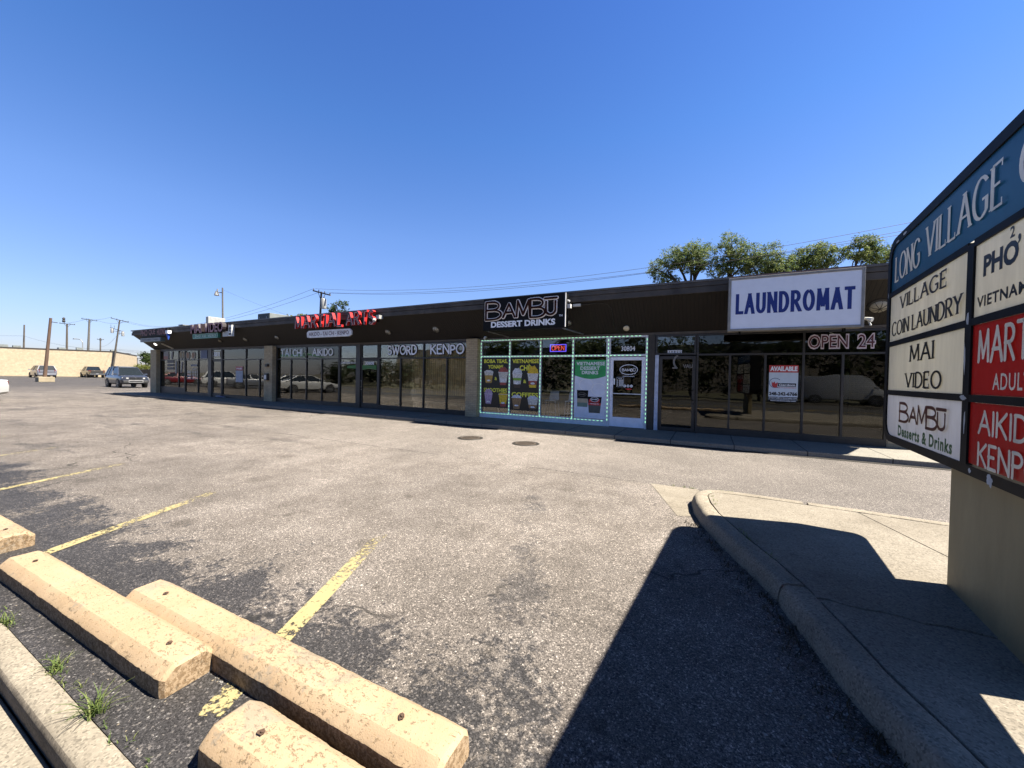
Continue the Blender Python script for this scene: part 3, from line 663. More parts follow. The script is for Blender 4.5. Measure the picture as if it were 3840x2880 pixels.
# noodle shop window graphics and hours
def pho_pics(m):
    r = random.Random(5)
    for c, rr in ((-30.15, .2), (-29.75, .18)): m.ell(G, c, 2.62, .21, .27, .002, 1); m.ell(G, c, 2.62, .17, .22, .004, 2)
    m.flat([(-32.5, 2.4), (-31.8, 2.4), (-31.8, 2.88), (-32.5, 2.88)], G, .002, 0); m.flat([(-32.5, 2.38), (-31.9, 2.38), (-31.9, 2.58), (-32.5, 2.58)], G, .005, 3)
    m.flat([(-31.5, 2.4), (-31.3, 2.4), (-31.2, 2.88), (-31.4, 2.88)], G, .002, 0)
    for k in range(3):
        z = 1.7 + k * .22; m.flat([(-32.0, z), (-31.1, z), (-31.1, z + .16), (-32.0, z + .16)], G, .002, 4)
    m.flat([(-30.9, 1.45), (-30.72, 1.45), (-30.72, 2.25), (-30.9, 2.25)], G, .002, 0); m.flat([(-30.2, 1.5), (-30.1, 1.5), (-29.95, 2.2), (-30.1, 2.2)], G, .002, 0)
decal(w1, [mat('faded_print_grey', (.22, .21, .20), .6), mat('faded_print_rim', (.42, .40, .33), .6), mat('faded_print_food', (.22, .17, .09), .6, var=.7, scale=14), mat('faded_print_red', (.32, .14, .10), .6), mat('faded_print_dark', (.09, .08, .075), .6)], pho_pics)
def pho_hours(m):
    for c in (-29.3, -28.62): m.ell(G, c, 2.60, .24, .25, .002, 1); m.ell(G, c, 2.60, .19, .2, .004, 2)
    txt(m, 'HOURS', G, -28.72, -28.2, 1.72, 1.80, .003, 0, .03); m.flat([(-28.9, 1.93), (-28.15, 1.93), (-28.15, 2.05), (-28.9, 2.05)], G, .002, 3)
    for k in range(6):
        z = 1.60 - k * .095
        m.flat([(-29.35, z), (-28.85, z), (-28.85, z + .045), (-29.35, z + .045)], G, .002, 0)
        for q in range(3): m.flat([(-28.72 + q * .27, z), (-28.52 + q * .27, z), (-28.52 + q * .27, z + .05), (-28.72 + q * .27, z + .05)], G, .002, 0)
    m.flat([(-27.75, 2.40), (-26.95, 2.40), (-26.95, 2.90), (-27.75, 2.90)], G, .002, 4)
decal(w2, [mat('hours_print', (.38, .38, .37), .6), mat('faded_print_rim', (.42, .40, .33), .6), mat('faded_print_food', (.26, .15, .08), .6, var=.7, scale=14), mat('hours_print_dim', (.18, .18, .18), .6), mat('blue_notice', (.09, .11, .17), .6)], pho_hours)
def mv_notice(m):
    m.flat([(-23.88, 1.05), (-23.18, 1.05), (-23.18, 1.70), (-23.88, 1.70)], G, .002, 0); m.flat([(-23.88, 1.72), (-23.18, 1.72), (-23.18, 1.93), (-23.88, 1.93)], G, .002, 1)
    txt(m, 'AVAILABLE', G, -23.82, -23.24, 1.77, 1.87, .004, 2, .02)
decal(w3, [mat('notice_blue_grey', (.26, .30, .36), .6), mat('notice_red', (.30, .05, .06), .6), WHITE], mv_notice)
# ================================================================== SIGNS ON THE SHOPS
def sgn(name, loc, label, cat='sign', group=None): return thing(name, loc, label, cat, group)
LIT = glow('lit_lamp', (1, .95, .85), 3.0)
# martial arts: open red channel letters
REDL = NT('red_letter_return'); REDL.p(Base_Color=(.44, .02, .02), Roughness=.4); REDL = REDL.m
PINK = mat('pale_pink_trim', (.80, .48, .47), .5); DKRED = mat('dark_letter_face', (.030, .006, .006), .4)
s = sgn('letter_sign', (-14.0, 10.75, 3.6), 'red three-dimensional channel letters reading MARTIAL ARTS rising over the roof edge')
for body, a, b, z0, z1 in (('MARTIAL', -16.5, -13.45, 3.60, 4.12), ('ARTS', -13.2, -11.66, 3.60, 4.12)):
    m = MB(); pen(m, body, FR(10.80), a, b, z0, z1, 0, .088, .084, 0, depth=.13, ms=1, gap=.22, jit=.05, seed=3); m.build('letters', [PINK, REDL], s)
    m = MB(); pen(m, body, FR(10.794), a, b, z0, z1, .012, .044, .040, 0, gap=.22, jit=.05, seed=3); m.build('letter_faces', DKRED, s)
m = MB(); m.tube([(-16.5, 11.02, 3.72), (-11.6, 11.02, 3.72)], .03, 8); m.rect(FR(10.95), -11.75, -11.55, 3.75, 4.0, -.1, 0); m.build('raceway', BLACK, s)
m = MB(); m.rect(FR(10.8), -11.52, -11.36, 3.78, 3.92, -.2, 0); m.tube([(-11.5, 10.7, 3.72), (-11.42, 10.62, 3.66)], [.07, .05], 10); m.build('floodlight', mat('white_floodlight', (.75, .75, .72), .4), s)
s = sgn('plaque_sign', (-14.4, 11.02, 3.2), 'long pale rounded plaque reading AIKIDO - TAI CHI - KENPO under the red letters')
PA = FR(10.90); m = MB()
pts = [(-15.78 + .0, 3.20), (-15.62, 3.17), (-13.12, 3.17), (-13.0, 3.23), (-13.0, 3.40), (-13.1, 3.48), (-15.68, 3.48), (-15.80, 3.40)]
m.prism(pts, PA, -.06, 0); m.build('board', mat('pale_plaque', (.66, .66, .64), .5), s)
m = MB(); txt(m, 'AIKIDO - TAI CHI - KENPO', PA, -15.66, -13.14, 3.245, 3.41, .003, 0, .012); m.build('lettering', MAROON, s)
m = MB()
for x in (-15.3, -13.5): m.tube([(x, 10.96, 3.35), (x, 11.35, 3.60)], .012, 6)
m.build('bracket', BLACK, s)
# video shop
DPINK = mat('dusty_pink_letter', (.28, .12, .135), .5); DSIDE = mat('dark_letter_side', (.014, .007, .008), .5)
s = sgn('letter_sign', (-23.8, 10.72, 3.65), 'dusty pink block letters reading MAI VIDEO on the fascia')
PV = FR(10.70)
for body, a, b in (('MAI', -25.42, -24.28), ('VIDEO', -24.02, -22.2)):
    m = MB(); txt(m, body, PV, a, b, 3.68, 4.18, 0, 0, .022)
    V0 = list(m.v); edges = {}
    for f in m.f:      # returns of the letters: carry the outline back
        for i in range(len(f)): edges[(f[i], f[(i + 1) % len(f)])] = 1
    for (p, q) in list(edges):
        if (q, p) not in edges: m.f.append([m.add(V0[q]), m.add(V0[p]), m.add(V0[p] + Vector((0, .2, 0))), m.add(V0[q] + Vector((0, .2, 0)))]); m.m.append(1)
    m.build('letters', [DPINK, DSIDE], s)
m = MB(); m.rect(FR(10.9), -25.5, -22.1, 3.78, 4.10, -.12, 0); m.build('raceway', DSIDE, s)
s = sgn('plaque_sign', (-24.3, 10.95, 3.4), 'small green plaque under the MAI VIDEO letters')
m = MB(); m.rect(FR(10.86), -25.55, -22.98, 3.41, 3.66, -.14, 0); m.build('board', mat('teal_sign_green', (.035, .16, .12), .5), s)
m = MB(); txt(m, 'DVD  CD  VIDEO', FR(10.86), -25.3, -23.15, 3.47, 3.60, .004, 0, .01); m.build('lettering', mat('pale_green_lettering', (.45, .55, .48), .5), s)
m = MB(); m.frame(FR(10.86), -25.55, -22.98, 3.41, 3.66, .03, .001, .012); m.tube([(-25.0, 11.0, 3.6), (-25.0, 11.25, 3.72)], .012, 6); m.tube([(-23.5, 11.0, 3.6), (-23.5, 11.25, 3.72)], .012, 6); m.build('trim', mat('pale_teal_trim', (.22, .42, .36), .5), s)
s = sgn('side_sign', (-22.2, 10.9, 3.5), 'white blade sign board sticking out beside the MAI VIDEO letters')
m = MB(); m.rect(FR(10.88), -22.02, -21.72, 3.45, 4.02, -.12, 0); m.build('board', mat('white_board', (.62, .62, .58), .5), s)
m = MB(); m.rect(FR(10.88), -21.93, -21.82, 3.80, 3.90, .001, .004); m.rect(FR(10.88), -21.93, -21.88, 3.70, 3.82, .001, .004); m.rect(FR(10.88), -21.9, -21.8, 3.68, 3.71, .001, .004); m.rect(FR(10.88), -21.98, -21.76, 3.52, 3.6, .001, .004); m.build('lettering', BLACK, s)
m = MB(); m.box(-22.6, -22.03, 10.9, 10.96, 3.45, 3.72); m.build('back_panel', mat('grey_board', (.40, .42, .42), .5), s)
# noodle shop
s = sgn('letter_sign', (-30.2, 10.75, 3.7), 'dark maroon letters reading PHO QUE HUONG at the far end of the roof edge')
m = MB(); m.rect(FR(10.86), -31.95, -28.55, 3.68, 4.15, -.16, 0); m.build('backing', BLACK, s)
DML = mat('dull_maroon_letter', (.30, .11, .11), .5)
for body, a, b in (('PHO', -31.85, -30.95), ('QUE', -30.75, -29.9), ('HUONG', -29.65, -28.6)): m = MB(); txt(m, body, FR(10.80), a, b, 3.76, 4.12, 0, 0, .0); m.build('letters', DML, s)
s = sgn('plaque_sign', (-30.7, 10.9, 3.4), 'grey plaque under the PHO QUE HUONG letters')
m = MB(); m.rect(FR(10.85), -32.05, -29.35, 3.39, 3.63, -.22, 0); m.build('board', mat('teal_grey_box', (.10, .14, .14), .5), s)
m = MB(); m.rect(FR(10.85), -31.98, -29.42, 3.42, 3.60, .002, .006); m.build('face', mat('grey_face', (.20, .20, .21), .5), s)
m = MB(); txt(m, 'VIETNAMESE CUISINE', FR(10.85), -31.8, -29.6, 3.46, 3.56, .009, 0, .02); m.build('lettering', mat('dim_lettering', (.08, .08, .085), .5), s)
s = thing('spotlight', (-28.3, 10.8, 3.5), 'white and blue fixture hanging at the end of the PHO QUE HUONG sign', 'light fixture')
m = MB(); m.box(-28.5, -28.2, 10.76, 10.94, 3.80, 3.98); m.build('housing', mat('white_housing', (.7, .72, .75), .4), s)
m = MB(); m.lathe([(.03, 0), (.085, .25), (.085, .33)], (-28.36, 10.85, 3.45), (0, 0, 1), 12); m.build('shade', mat('blue_shade', (.03, .09, .42), .4), s)
# dessert shop sign
s = sgn('sign_box', (-5.18, 10.66, 3.1), 'large black box sign with brown BAMBU letters and white DESSERT DRINKS')
PB = FR(10.65); m = MB(); m.rect(PB, -6.57, -3.80, 3.10, 4.12, -.34, 0); m.build('cabinet', BLACK, s, bevel=.012)
m = MB(); m.rect(FR(10.66), -3.795, -3.775, 3.12, 4.11, -.03, .01); m.tube([(-3.77, 10.8, 3.9), (-3.70, 10.8, 3.88)], .03, 8); m.rect(FR(10.8), -3.78, -3.68, 3.68, 3.80, -.12, 0); m.build('edge_trim', mat('white_trim', (.5, .5, .5), .5), s)
CREAM = mat('cream_outline', (.86, .78, .72), .6, spec=.2); COFFEE = mat('coffee_letter', (.034, .012, .008), .8, spec=.1)
def bambu(m, P, u0, u1, v0, v1, d, wide, mi, B=1.18):
    xs = [(0, .24, 'B', 1.12), (.27, .44, 'A', .86), (.46, .66, 'M', .95), (.655, .86, 'B', 1.1), (.87, 1.0, 'Ū', .92)]
    for a, b, c, hh in xs:
        L = u1 - u0; H_ = (v1 - v0)
        pen(m, c, P, u0 + a * L, u0 + b * L, v0 + (0 if c == 'B' else .08 * H_), v0 + H_ * (.08 + .82 * hh / 1.12 * (1.0 if c != 'Ū' else .86)), d + .003 * xs.index((a, b, c, hh)), wide, wide * .9, mi, depth=.0, caps=True, jit=.08, seed=ord(c))
m = MB(); bambu(m, PB, -6.46, -4.06, 3.44, 4.10, .030, .122, 0); m.build('letter_outlines', CREAM, s)
m = MB(); bambu(m, PB, -6.46, -4.06, 3.44, 4.10, .052, .070, 0); m.build('letters', COFFEE, s)
m = MB(); txt(m, 'DESSERT DRINKS', PB, -6.27, -4.08, 3.185, 3.375, .012, 0, .045); txt(m, 'TM', PB, -3.97, -3.86, 3.42, 3.475, .006, 0, .02); m.build('lettering', WHITE, s)
m = MB()
for x in (-6.4, -3.86): m.tube([(x, 10.7, 3.08), (x + .25 * (1 if x > -5 else .4), 11.9, 3.03)], .022, 6)
m.build('bracket', mat('angle_bracket', (.12, .12, .12), .5), s)
# laundromat sign
s = sgn('sign_box', (1.6, 10.76, 2.8), 'big white box sign with blue LAUNDROMAT lettering')
PLA = FR(10.74); m = MB(); m.rect(PLA, .36, 2.90, 2.83, 4.115, -.30, -.004); m.frame(PLA, .36, 2.90, 2.83, 4.115, .055, -.004, .022); m.build('cabinet', mat('grey_sign_frame', (.22, .21, .19), .5), s, bevel=.006)
m = MB(); m.rect(PLA, .415, 2.845, 2.885, 4.06, -.003, .004); m.build('face', mat('white_sign_face', (.70, .73, .80), .35, var=.03), s)
m = MB(); word(m, 'LAUNDROMAT', PLA, .51, 2.74, 3.23, 3.72, .008, .070, .076, .020); m.build('lettering', mat('navy_lettering', (.006, .018, .16), .4, var=.08), s)
m = MB(); m.box(.40, 2.88, 10.80, 11.0, 4.117, 4.135); m.build('rusty_top', mat('rusty_top', (.14, .06, .035), .8, var=.4), s)
m = MB()
for x in (.62, 2.6): m.box(x - .02, x + .02, 10.82, 10.95, 2.75, 2.828)
m.build('bracket', BLACK, s)

# ================================================================== UNDER THE SOFFIT
LENS = mat('dusty_lamp_lens', (.34, .32, .26), .4); CAGE = mat('dark_cage', (.02, .018, .016), .5)
SN = Vector((0, -.86, -1.105)).normalized()   # outward normal of the soffit
def soffit_lamp(x, y, z, r, label, big=False):
    t = thing('soffit_lamp', (x, y, z), label, 'lamp', 'round lamps under the soffit'); c = Vector((x, y, z))
    m = MB(); m.lathe([(r * 1.25, -.03), (r * 1.25, .02), (r * 1.05, .04)], c, SN, 18); m.build('rim', CAGE, t, smooth=True)
    m = MB(); m.lathe([(r, .041), (r * .92, .07), (r * .6, .10), (.01, .115)], c, SN, 18); m.build('lens', LENS, t, smooth=True)
    m = MB(); a = SN.orthogonal().normalized(); b = SN.cross(a)
    for k in range(4):
        e = a * math.cos(k * math.pi / 4) + b * math.sin(k * math.pi / 4)
        m.tube([c + e * r * 1.02 + SN * .045, c + e * r * .62 + SN * .108, c + SN * .125, c - e * r * .62 + SN * .108, c - e * r * 1.02 + SN * .045], .006, 5)
    m.build('cage', CAGE, t)
for a in ((-24.59, 11.76, 3.38, .10, 'small soffit lamp just below the MAI VIDEO letters'), (-22.08, 11.75, 3.39, .12, 'soffit lamp above the video shop window with the blue curtains'),
          (-19.26, 11.72, 3.41, .11, 'soffit lamp left of the pale AIKIDO plaque'), (-11.79, 11.73, 3.40, .12, 'soffit lamp above the gap between door 30808 and the SWORD window'),
          (-9.32, 11.72, 3.41, .13, 'brightest soffit lamp, above the KENPO window'), (-4.04, 11.72, 3.41, .10, 'soffit lamp tucked right beside the BAMBU box sign'),
          (3.41, 11.70, 3.42, .17, 'large caged soffit lamp right of the LAUNDROMAT sign'), (-32.42, 11.76, 3.38, .10, 'glowing white soffit lamp under the PHO QUE HUONG plaque')):
    soffit_lamp(*a)
bpy.data.objects['soffit_lamp.007'].children[1].data.materials[0] = LIT
t = thing('tube_light', (-31.2, 12.0, 3.2), 'pale fluorescent tube light on the soffit by the noodle shop', 'lamp')
m = MB(); m.hexa([(-31.6, 11.7, 3.35), (-31.42, 11.7, 3.35), (-30.95, 12.1, 3.05), (-31.13, 12.1, 3.05)][::-1], [(-31.6, 11.76, 3.41), (-31.42, 11.76, 3.41), (-30.95, 12.16, 3.11), (-31.13, 12.16, 3.11)][::-1]); m.build('housing', mat('fluorescent_housing', (.55, .52, .46), .5), t)
t = thing('flood_lamp', (-2.28, 12.0, 3.2), 'cream bulb shaped flood lamp above door 30804', 'lamp')
m = MB(); c = Vector((-2.28, 11.98, 3.21)); m.lathe([(.03, -.06), (.05, -.02), (.085, .04), (.09, .08), (.06, .10)], c, (0, -.7, -.7), 16); m.build('bulb', mat('cream_bulb', (.62, .56, .42), .4), t, smooth=True)
m = MB(); m.lathe([(.03, 0), (.028, .06)], c - Vector((0, -.03, .10)), (0, 0, 1), 10); m.build('socket', mat('cream_socket', (.4, .36, .28), .5), t)
t = thing('security_camera', (-7.35, 12.1, 3.05), 'small white security camera at the left end of the green lit window frame', 'camera')
m = MB(); m.lathe([(.05, 0), (.05, .02)], (-7.35, 12.12, 3.09), (0, -.3, -1), 10); m.lathe([(.045, 0), (.05, .05), (.03, .09)], (-7.35, 12.08, 3.06), (0, -.6, -.7), 12); m.build('body', mat('white_camera', (.6, .6, .58), .4), t, smooth=True)
t = thing('junction_box', (-3.58, 11.1, 3.85), 'flat white box with a cable high on the soffit right of the BAMBU sign', 'box')
m = MB(); m.box(-3.70, -3.46, 11.06, 11.14, 3.76, 3.84); m.build('box', mat('white_box', (.5, .5, .46), .5), t, bevel=.005)
m = MB(); m.tube([(-3.46, 11.1, 3.8), (-3.0, 11.14, 3.83), (-2.7, 11.2, 3.80), (-2.6, 11.35, 3.68), (-2.62, 11.7, 3.41), (-2.65, 11.9, 3.25)], .013, 6); m.build('cable', CAGE, t)
for x, l in ((2.98, 'small white spotlight at the right edge of the LAUNDROMAT sign'), (-20.45, 'black wall lamp on the brick pillar beside the video shop')):
    t = thing('wall_light', (x, 11.0, 2.9), l, 'lamp')
    if x > 0: m = MB(); m.tube([(x - .05, 10.8, 3.02), (x + .05, 10.72, 2.98)], [.03, .05], 10); m.tube([(x - .05, 10.8, 3.02), (x - .07, 10.95, 3.05)], .012, 6); m.tube([(x, 10.8, 3.0), (x + .04, 10.76, 2.86)], .02, 8); m.build('lamp_head', mat('white_spot', (.5, .5, .46), .5), t)
    else: m = MB(); m.box(x - .12, x + .08, 11.86, 11.979, 1.93, 2.07); m.build('lamp_head', CAGE, t, bevel=.01)
t = thing('intercom_box', (-20.5, 11.9, 1.4), 'dark framed white letter box fixed to the brick pillar', 'box')
m = MB(); m.box(-20.66, -20.36, 11.86, 11.979, 1.22, 1.58); m.build('case', CAGE, t, bevel=.01)
m = MB(); m.box(-20.60, -20.42, 11.85, 11.859, 1.27, 1.50); m.build('plate', mat('white_plate', (.6, .6, .56), .5), t)
m = MB(); m.lathe([(.05, 0), (.03, .04)], (-20.68, 11.83, 1.42), (-.3, -1, 0), 10); m.build('knob', STEEL, t)

# ================================================================== POSTERS AND LIGHTS IN THE DESSERT SHOP WINDOW
PG = FR(12.185)
POST = mat('black_poster', (.008, .008, .007), .4); LIME = mat('lime_lettering', (.78, .76, .06), .5)
cupm = {k: mat('poster_' + k, c, .5, var=.35, scale=22) for k, c in dict(cream=(.55, .52, .45), tea=(.45, .28, .06), milk=(.60, .58, .56), berry=(.30, .06, .045), green=(.20, .38, .04), dark=(.05, .03, .02), mango=(.62, .42, .02), lilac=(.42, .30, .42), coffee=(.30, .17, .07), white=(.7, .7, .7), foam=(.56, .58, .62)).items()}
CN = list(cupm); CM = list(cupm.values())
def cup(m, x0, x1, z0, z1, bands, top):
    """a pictured drink: tapering cup in colour bands, topping, oval badge"""
    cx = (x0 + x1) / 2; w = (x1 - x0) / 2; z = z0
    for c, f in bands:
        zz = z + (z1 - z0) * f; wa = w * (.62 + .38 * (z - z0) / (z1 - z0)); wb = w * (.62 + .38 * (zz - z0) / (z1 - z0))
        m.flat([(cx - wa, z), (cx + wa, z), (cx + wb, zz), (cx - wb, zz)], PG, .006, CN.index(c)); z = zz
    m.flat([(cx - w * 1.06, z1 - .012), (cx + w * 1.06, z1 - .012), (cx + w * 1.06, z1 + .008), (cx - w * 1.06, z1 + .008)], PG, .008, CN.index('foam'))
    c, h = top
    m.flat([(cx - w * .98, z1)] + [(cx + w * .98 * math.cos(math.radians(a)) * -1 * -1, z1 + h * math.sin(math.radians(a)) * (1 + .12 * ((k * 7) % 3))) for k, a in enumerate(range(0, 181, 15))], PG, .009, CN.index(c))
    m.ell(PG, cx, z0 + (z1 - z0) * .30, w * .42, (z1 - z0) * .07, .010, CN.index('white'))
def poster(x0, x1, z0, z1, label, items, words):
    t = thing('window_poster', ((x0 + x1) / 2, 12.19, z0), label, 'poster')
    m = MB(); m.rect(PG, x0, x1, z0, z1, 0, .003); m.build('sheet', POST, t)
    for it in items: m = MB(); cup(m, *it); m.build('pictured_drink', CM, t)
    for w_, a, b, c, d in words: m = MB(); txt(m, w_, PG, a, b, c, d, .0055 if w_ != '&' else .005, 0, .028); m.build('lettering', LIME, t)
    return t
poster(-7.53, -6.405, .50, 2.325, 'black poster of drinks reading BOBA TEAS, YONAMI and SMOOTHIES', [
    (-7.42, -7.04, 1.35, 1.80, [('dark', .12), ('tea', .6), ('cream', .28)], ('milk', .06)), (-6.82, -6.43, 1.33, 1.80, [('berry', .2), ('milk', .3), ('cream', .5)], ('berry', .16)),
    (-7.40, -7.06, .58, 1.0, [('dark', .12), ('lilac', .88)], ('lilac', .16)), (-6.80, -6.43, .55, 1.0, [('berry', .25), ('mango', .75)], ('mango', .05))],
    [('BOBA TEAS,', -7.44, -6.46, 2.10, 2.26), ('YONAMI', -7.27, -6.64, 1.92, 2.06), ('SMOOTHIES', -7.43, -6.46, 1.06, 1.21), ('&', -6.98, -6.88, 1.5, 1.62)])
poster(-6.335, -5.215, .45, 2.325, 'black poster of drinks reading VIETNAMESE CHE and COFFEES', [
    (-6.25, -5.87, 1.25, 1.76, [('dark', .25), ('milk', .25), ('green', .18), ('milk', .32)], ('foam', .17)), (-5.66, -5.25, 1.27, 1.76, [('mango', .2), ('berry', .28), ('milk', .52)], ('mango', .24)),
    (-6.26, -5.88, .50, .90, [('coffee', 1.0)], ('foam', .09)), (-5.64, -5.24, .47, .88, [('dark', .2), ('coffee', .3), ('cream', .5)], ('foam', .10))],
    [('VIETNAMESE', -6.26, -5.24, 2.12, 2.26), ('CHÈ', -5.97, -5.54, 1.86, 2.09), ('COFFEES', -6.27, -5.24, .93, 1.09), ('&', -5.82, -5.70, 1.42, 1.54)])
t = thing('window_poster', (-3.4, 12.19, .3), 'green and white poster reading VIETNAMESE DESSERT DRINKS with two takeaway cups', 'poster')
m = MB(); m.rect(PG, -3.95, -2.90, .34, 2.225, 0, .003); m.build('sheet', mat('pale_blue_paper', (.64, .69, .78), .5, var=.12, scale=3), t)
m = MB(); m.flat([(-3.95, 1.72)] + [(-3.95 + 1.05 * k / 12, 1.72 - .11 * math.sin(math.pi * k / 12)) for k in range(1, 12)] + [(-2.90, 1.72), (-2.90, 2.225), (-3.95, 2.225)], PG, .0045, 0); m.build('banner', mat('poster_green', (.025, .30, .085), .5), t)
PWH = mat('poster_white', (.72, .76, .76), .5)
for w_, a, b, z in (('VIETNAMESE', -3.90, -2.96, 2.05), ('DESSERT', -3.76, -3.12, 1.90), ('DRINKS', -3.71, -3.17, 1.76)): m = MB(); txt(m, w_, PG, a, b, z, z + .115, .007, 0, .03); m.build('lettering', PWH, t)
m = MB(); tub = lambda x0, x1, z0, z1, ta, cs: [m.flat([((x0 + x1) / 2 - (x1 - x0) / 2 * (ta + (1 - ta) * f0), z0 + (z1 - z0) * f0), ((x0 + x1) / 2 + (x1 - x0) / 2 * (ta + (1 - ta) * f0), z0 + (z1 - z0) * f0), ((x0 + x1) / 2 + (x1 - x0) / 2 * (ta + (1 - ta) * f1), z0 + (z1 - z0) * f1), ((x0 + x1) / 2 - (x1 - x0) / 2 * (ta + (1 - ta) * f1), z0 + (z1 - z0) * f1)], PG, .006, c) for f0, f1, c in cs]
m.ring(PG, -3.55, 1.42, .24, .20, .02, .0045, 4); m.ring(PG, -3.15, 1.28, .24, .20, .02, .0045, 4)
tub(-3.86, -3.48, .70, 1.24, .9, [(0, .25, 3), (.25, .5, 2), (.5, 1, 0)]); tub(-3.50, -3.04, .52, 1.04, .78, [(0, .48, 5), (.48, .62, 1), (.62, 1, 0)])
m.flat([(-3.46, .86), (-3.12, .86), (-3.09, .98), (-3.2, .93), (-3.3, 1.0), (-3.45, .95)], PG, .008, 1); m.ell(PG, -3.27, .955, .13, .075, .0095, 0); m.ring(PG, -3.27, .955, .135, .08, .012, .011, 4)
pen(m, 'BAMBŪ', PG, -3.37, -3.17, .935, .975, .011, .009, .009, 4, gap=.1); pen(m, 'BAMBŪ', PG, -3.78, -3.58, 1.08, 1.12, .009, .009, .009, 6, gap=.1); m.ring(PG, -3.68, 1.10, .14, .07, .008, .009, 6)
txt(m, 'Vietnamese Che', PG, -3.42, -3.12, .80, .835, .009, 4, .02)
m.build('print', [BLACK, RED, mat('poster_sand', (.36, .31, .22), .5), mat('poster_mint', (.12, .20, .16), .5), WHITE, mat('poster_dusk', (.06, .075, .07), .5), GREYV], t)
t = thing('neon_sign', (-4.58, 12.3, 2.5), 'glowing red and blue neon sign reading OPEN', 'neon sign')
NR = glow('red_neon', (1.0, .10, .06), .62); NB = glow('blue_neon', (.16, .10, 1.0), .9)
m = MB(); PN = FR(12.27); m.frame(PN, -4.87, -4.29, 2.51, 2.76, .022, 0, .02); m.build('border_tube', NB, t)
m = MB(); pen(m, 'OPEN', PN, -4.80, -4.36, 2.56, 2.71, .02, .020, .020, gap=.2); m.build('letters', NR, t)
m = MB(); m.rect(PN, -4.88, -4.28, 2.50, 2.77, -.04, -.02); m.build('backboard', BLACK, t)
t = thing('light_strip', (-4.6, 12.15, .2), 'string of greenish white led dashes along the white window frames', 'string lights')
LED = glow('green_led', (.45, 1.0, .60), .75); m = MB(); r = random.Random(2)
def dash(x0, z0, x1, z1):
    L = math.hypot(x1 - x0, z1 - z0); n = int(L / .125); ux, uz = (x1 - x0) / L, (z1 - z0) / L
    for i in range(n):
        a = i * .125 + r.uniform(0, .015); b = a + .058
        m.rect(FR(12.168), *sorted((x0 + ux * a - abs(uz) * .007, x0 + ux * b + abs(uz) * .007)), *sorted((z0 + uz * a - abs(ux) * .007, z0 + uz * b + abs(ux) * .007)), 0, .008)
dash(-7.57, 2.955, -1.70, 2.955); dash(-7.57, 2.36, -1.74, 2.36); dash(-7.57, .285, -2.9, .285)
for x in (-7.57, -6.37, -5.18, -4.02, -2.86): dash(x, .30, x, 2.93)
dash(-1.70, .30, -1.70, 2.93); m.build('leds', LED, t)
# for-lease board in the laundromat window
t = thing('lease_sign', (1.72, 12.19, 1.1), 'white and red AVAILABLE lease board in the laundromat window', 'sign')
m = MB(); m.rect(PG, 1.40, 2.03, 1.10, 2.065, 0, .004); m.build('board', mat('board_white', (.56, .62, .66), .5, var=.05), t)
m = MB(); m.flat([(1.40, 1.875), (2.03, 1.875), (2.03, 2.065), (1.40, 2.065)], PG, .006, 0); txt(m, 'AVAILABLE', PG, 1.42, 2.01, 1.91, 2.035, .008, 1, .05)
m.flat([(1.40, 1.10), (2.03, 1.10), (2.03, 1.165), (1.40, 1.165)], PG, .006, 2); m.flat([(1.40, 1.175), (2.03, 1.175), (2.03, 1.235), (1.40, 1.235)], PG, .006, 2)
txt(m, 'www.gerdomrealty.com', PG, 1.44, 1.99, 1.112, 1.152, .008, 1, .02); txt(m, 'property@gerdomrealty.com', PG, 1.41, 2.02, 1.185, 1.228, .008, 1, .02)
txt(m, '248-242-6766', PG, 1.41, 2.02, 1.27, 1.365, .007, 2, .04)
m.ring(PG, 1.54, 1.60, .135, .13, .012, .007, 3, 24, 40, 300); m.flat([(1.47, 1.52), (1.52, 1.47), (1.58, 1.48), (1.60, 1.62), (1.54, 1.58), (1.53, 1.64), (1.49, 1.60), (1.46, 1.64)], PG, .008, 0)
m.flat([(1.60, 1.51), (1.99, 1.51), (1.99, 1.595), (1.60, 1.595)], PG, .007, 2); txt(m, 'Gerdom', PG, 1.62, 1.97, 1.525, 1.58, .009, 1, .03); txt(m, 'REALTY & INVESTMENT', PG, 1.58, 2.0, 1.465, 1.49, .007, 0, .02)
m.build('print', [mat('board_red', (.45, .03, .03), .5), WHITE, BLACK, mat('board_blue', (.02, .05, .14), .5)], t)

# ================================================================== INSIDE THE SHOPS
BLIND = NT('bamboo_blind'); v = BLIND.pos(); bx, by, bz = BLIND.sep(v)
q = BLIND.math('FRACT', BLIND.math('MULTIPLY', bx, 9.5)); q2 = BLIND.step(BLIND.math('ABSOLUTE', BLIND.math('SUBTRACT', q, .5)), .36, .44)
BLIND.p(Base_Color=BLIND.mix(BLIND.math('MULTIPLY', q2, .65), BLIND.ramp(BLIND.noise(BLIND.comb(BLIND.math('MULTIPLY', bx, 2), by, BLIND.math('MULTIPLY', bz, 60)), 1.0, 4), [(.3, (.42, .29, .12)), (.7, (.58, .42, .20))]), (.11, .075, .03)), Roughness=.7); BLIND = BLIND.m
def blind(x0, x1, z0, z1, label, mt=None):
    m = MB(); n = 24
    m.loft([[(x0 + (x1 - x0) * k / n, 12.30 + .012 * math.sin(k * 1.9), z0), (x0 + (x1 - x0) * k / n, 12.30 + .012 * math.sin(k * 1.9), z1), (x0 + (x1 - x0) * k / n, 12.306 + .012 * math.sin(k * 1.9), z1), (x0 + (x1 - x0) * k / n, 12.306 + .012 * math.sin(k * 1.9), z0)] for k in range(n + 1)])
    tag(m.build('bamboo_blind', mt or BLIND), label, 'blind', 'bamboo blinds behind the dojo windows')
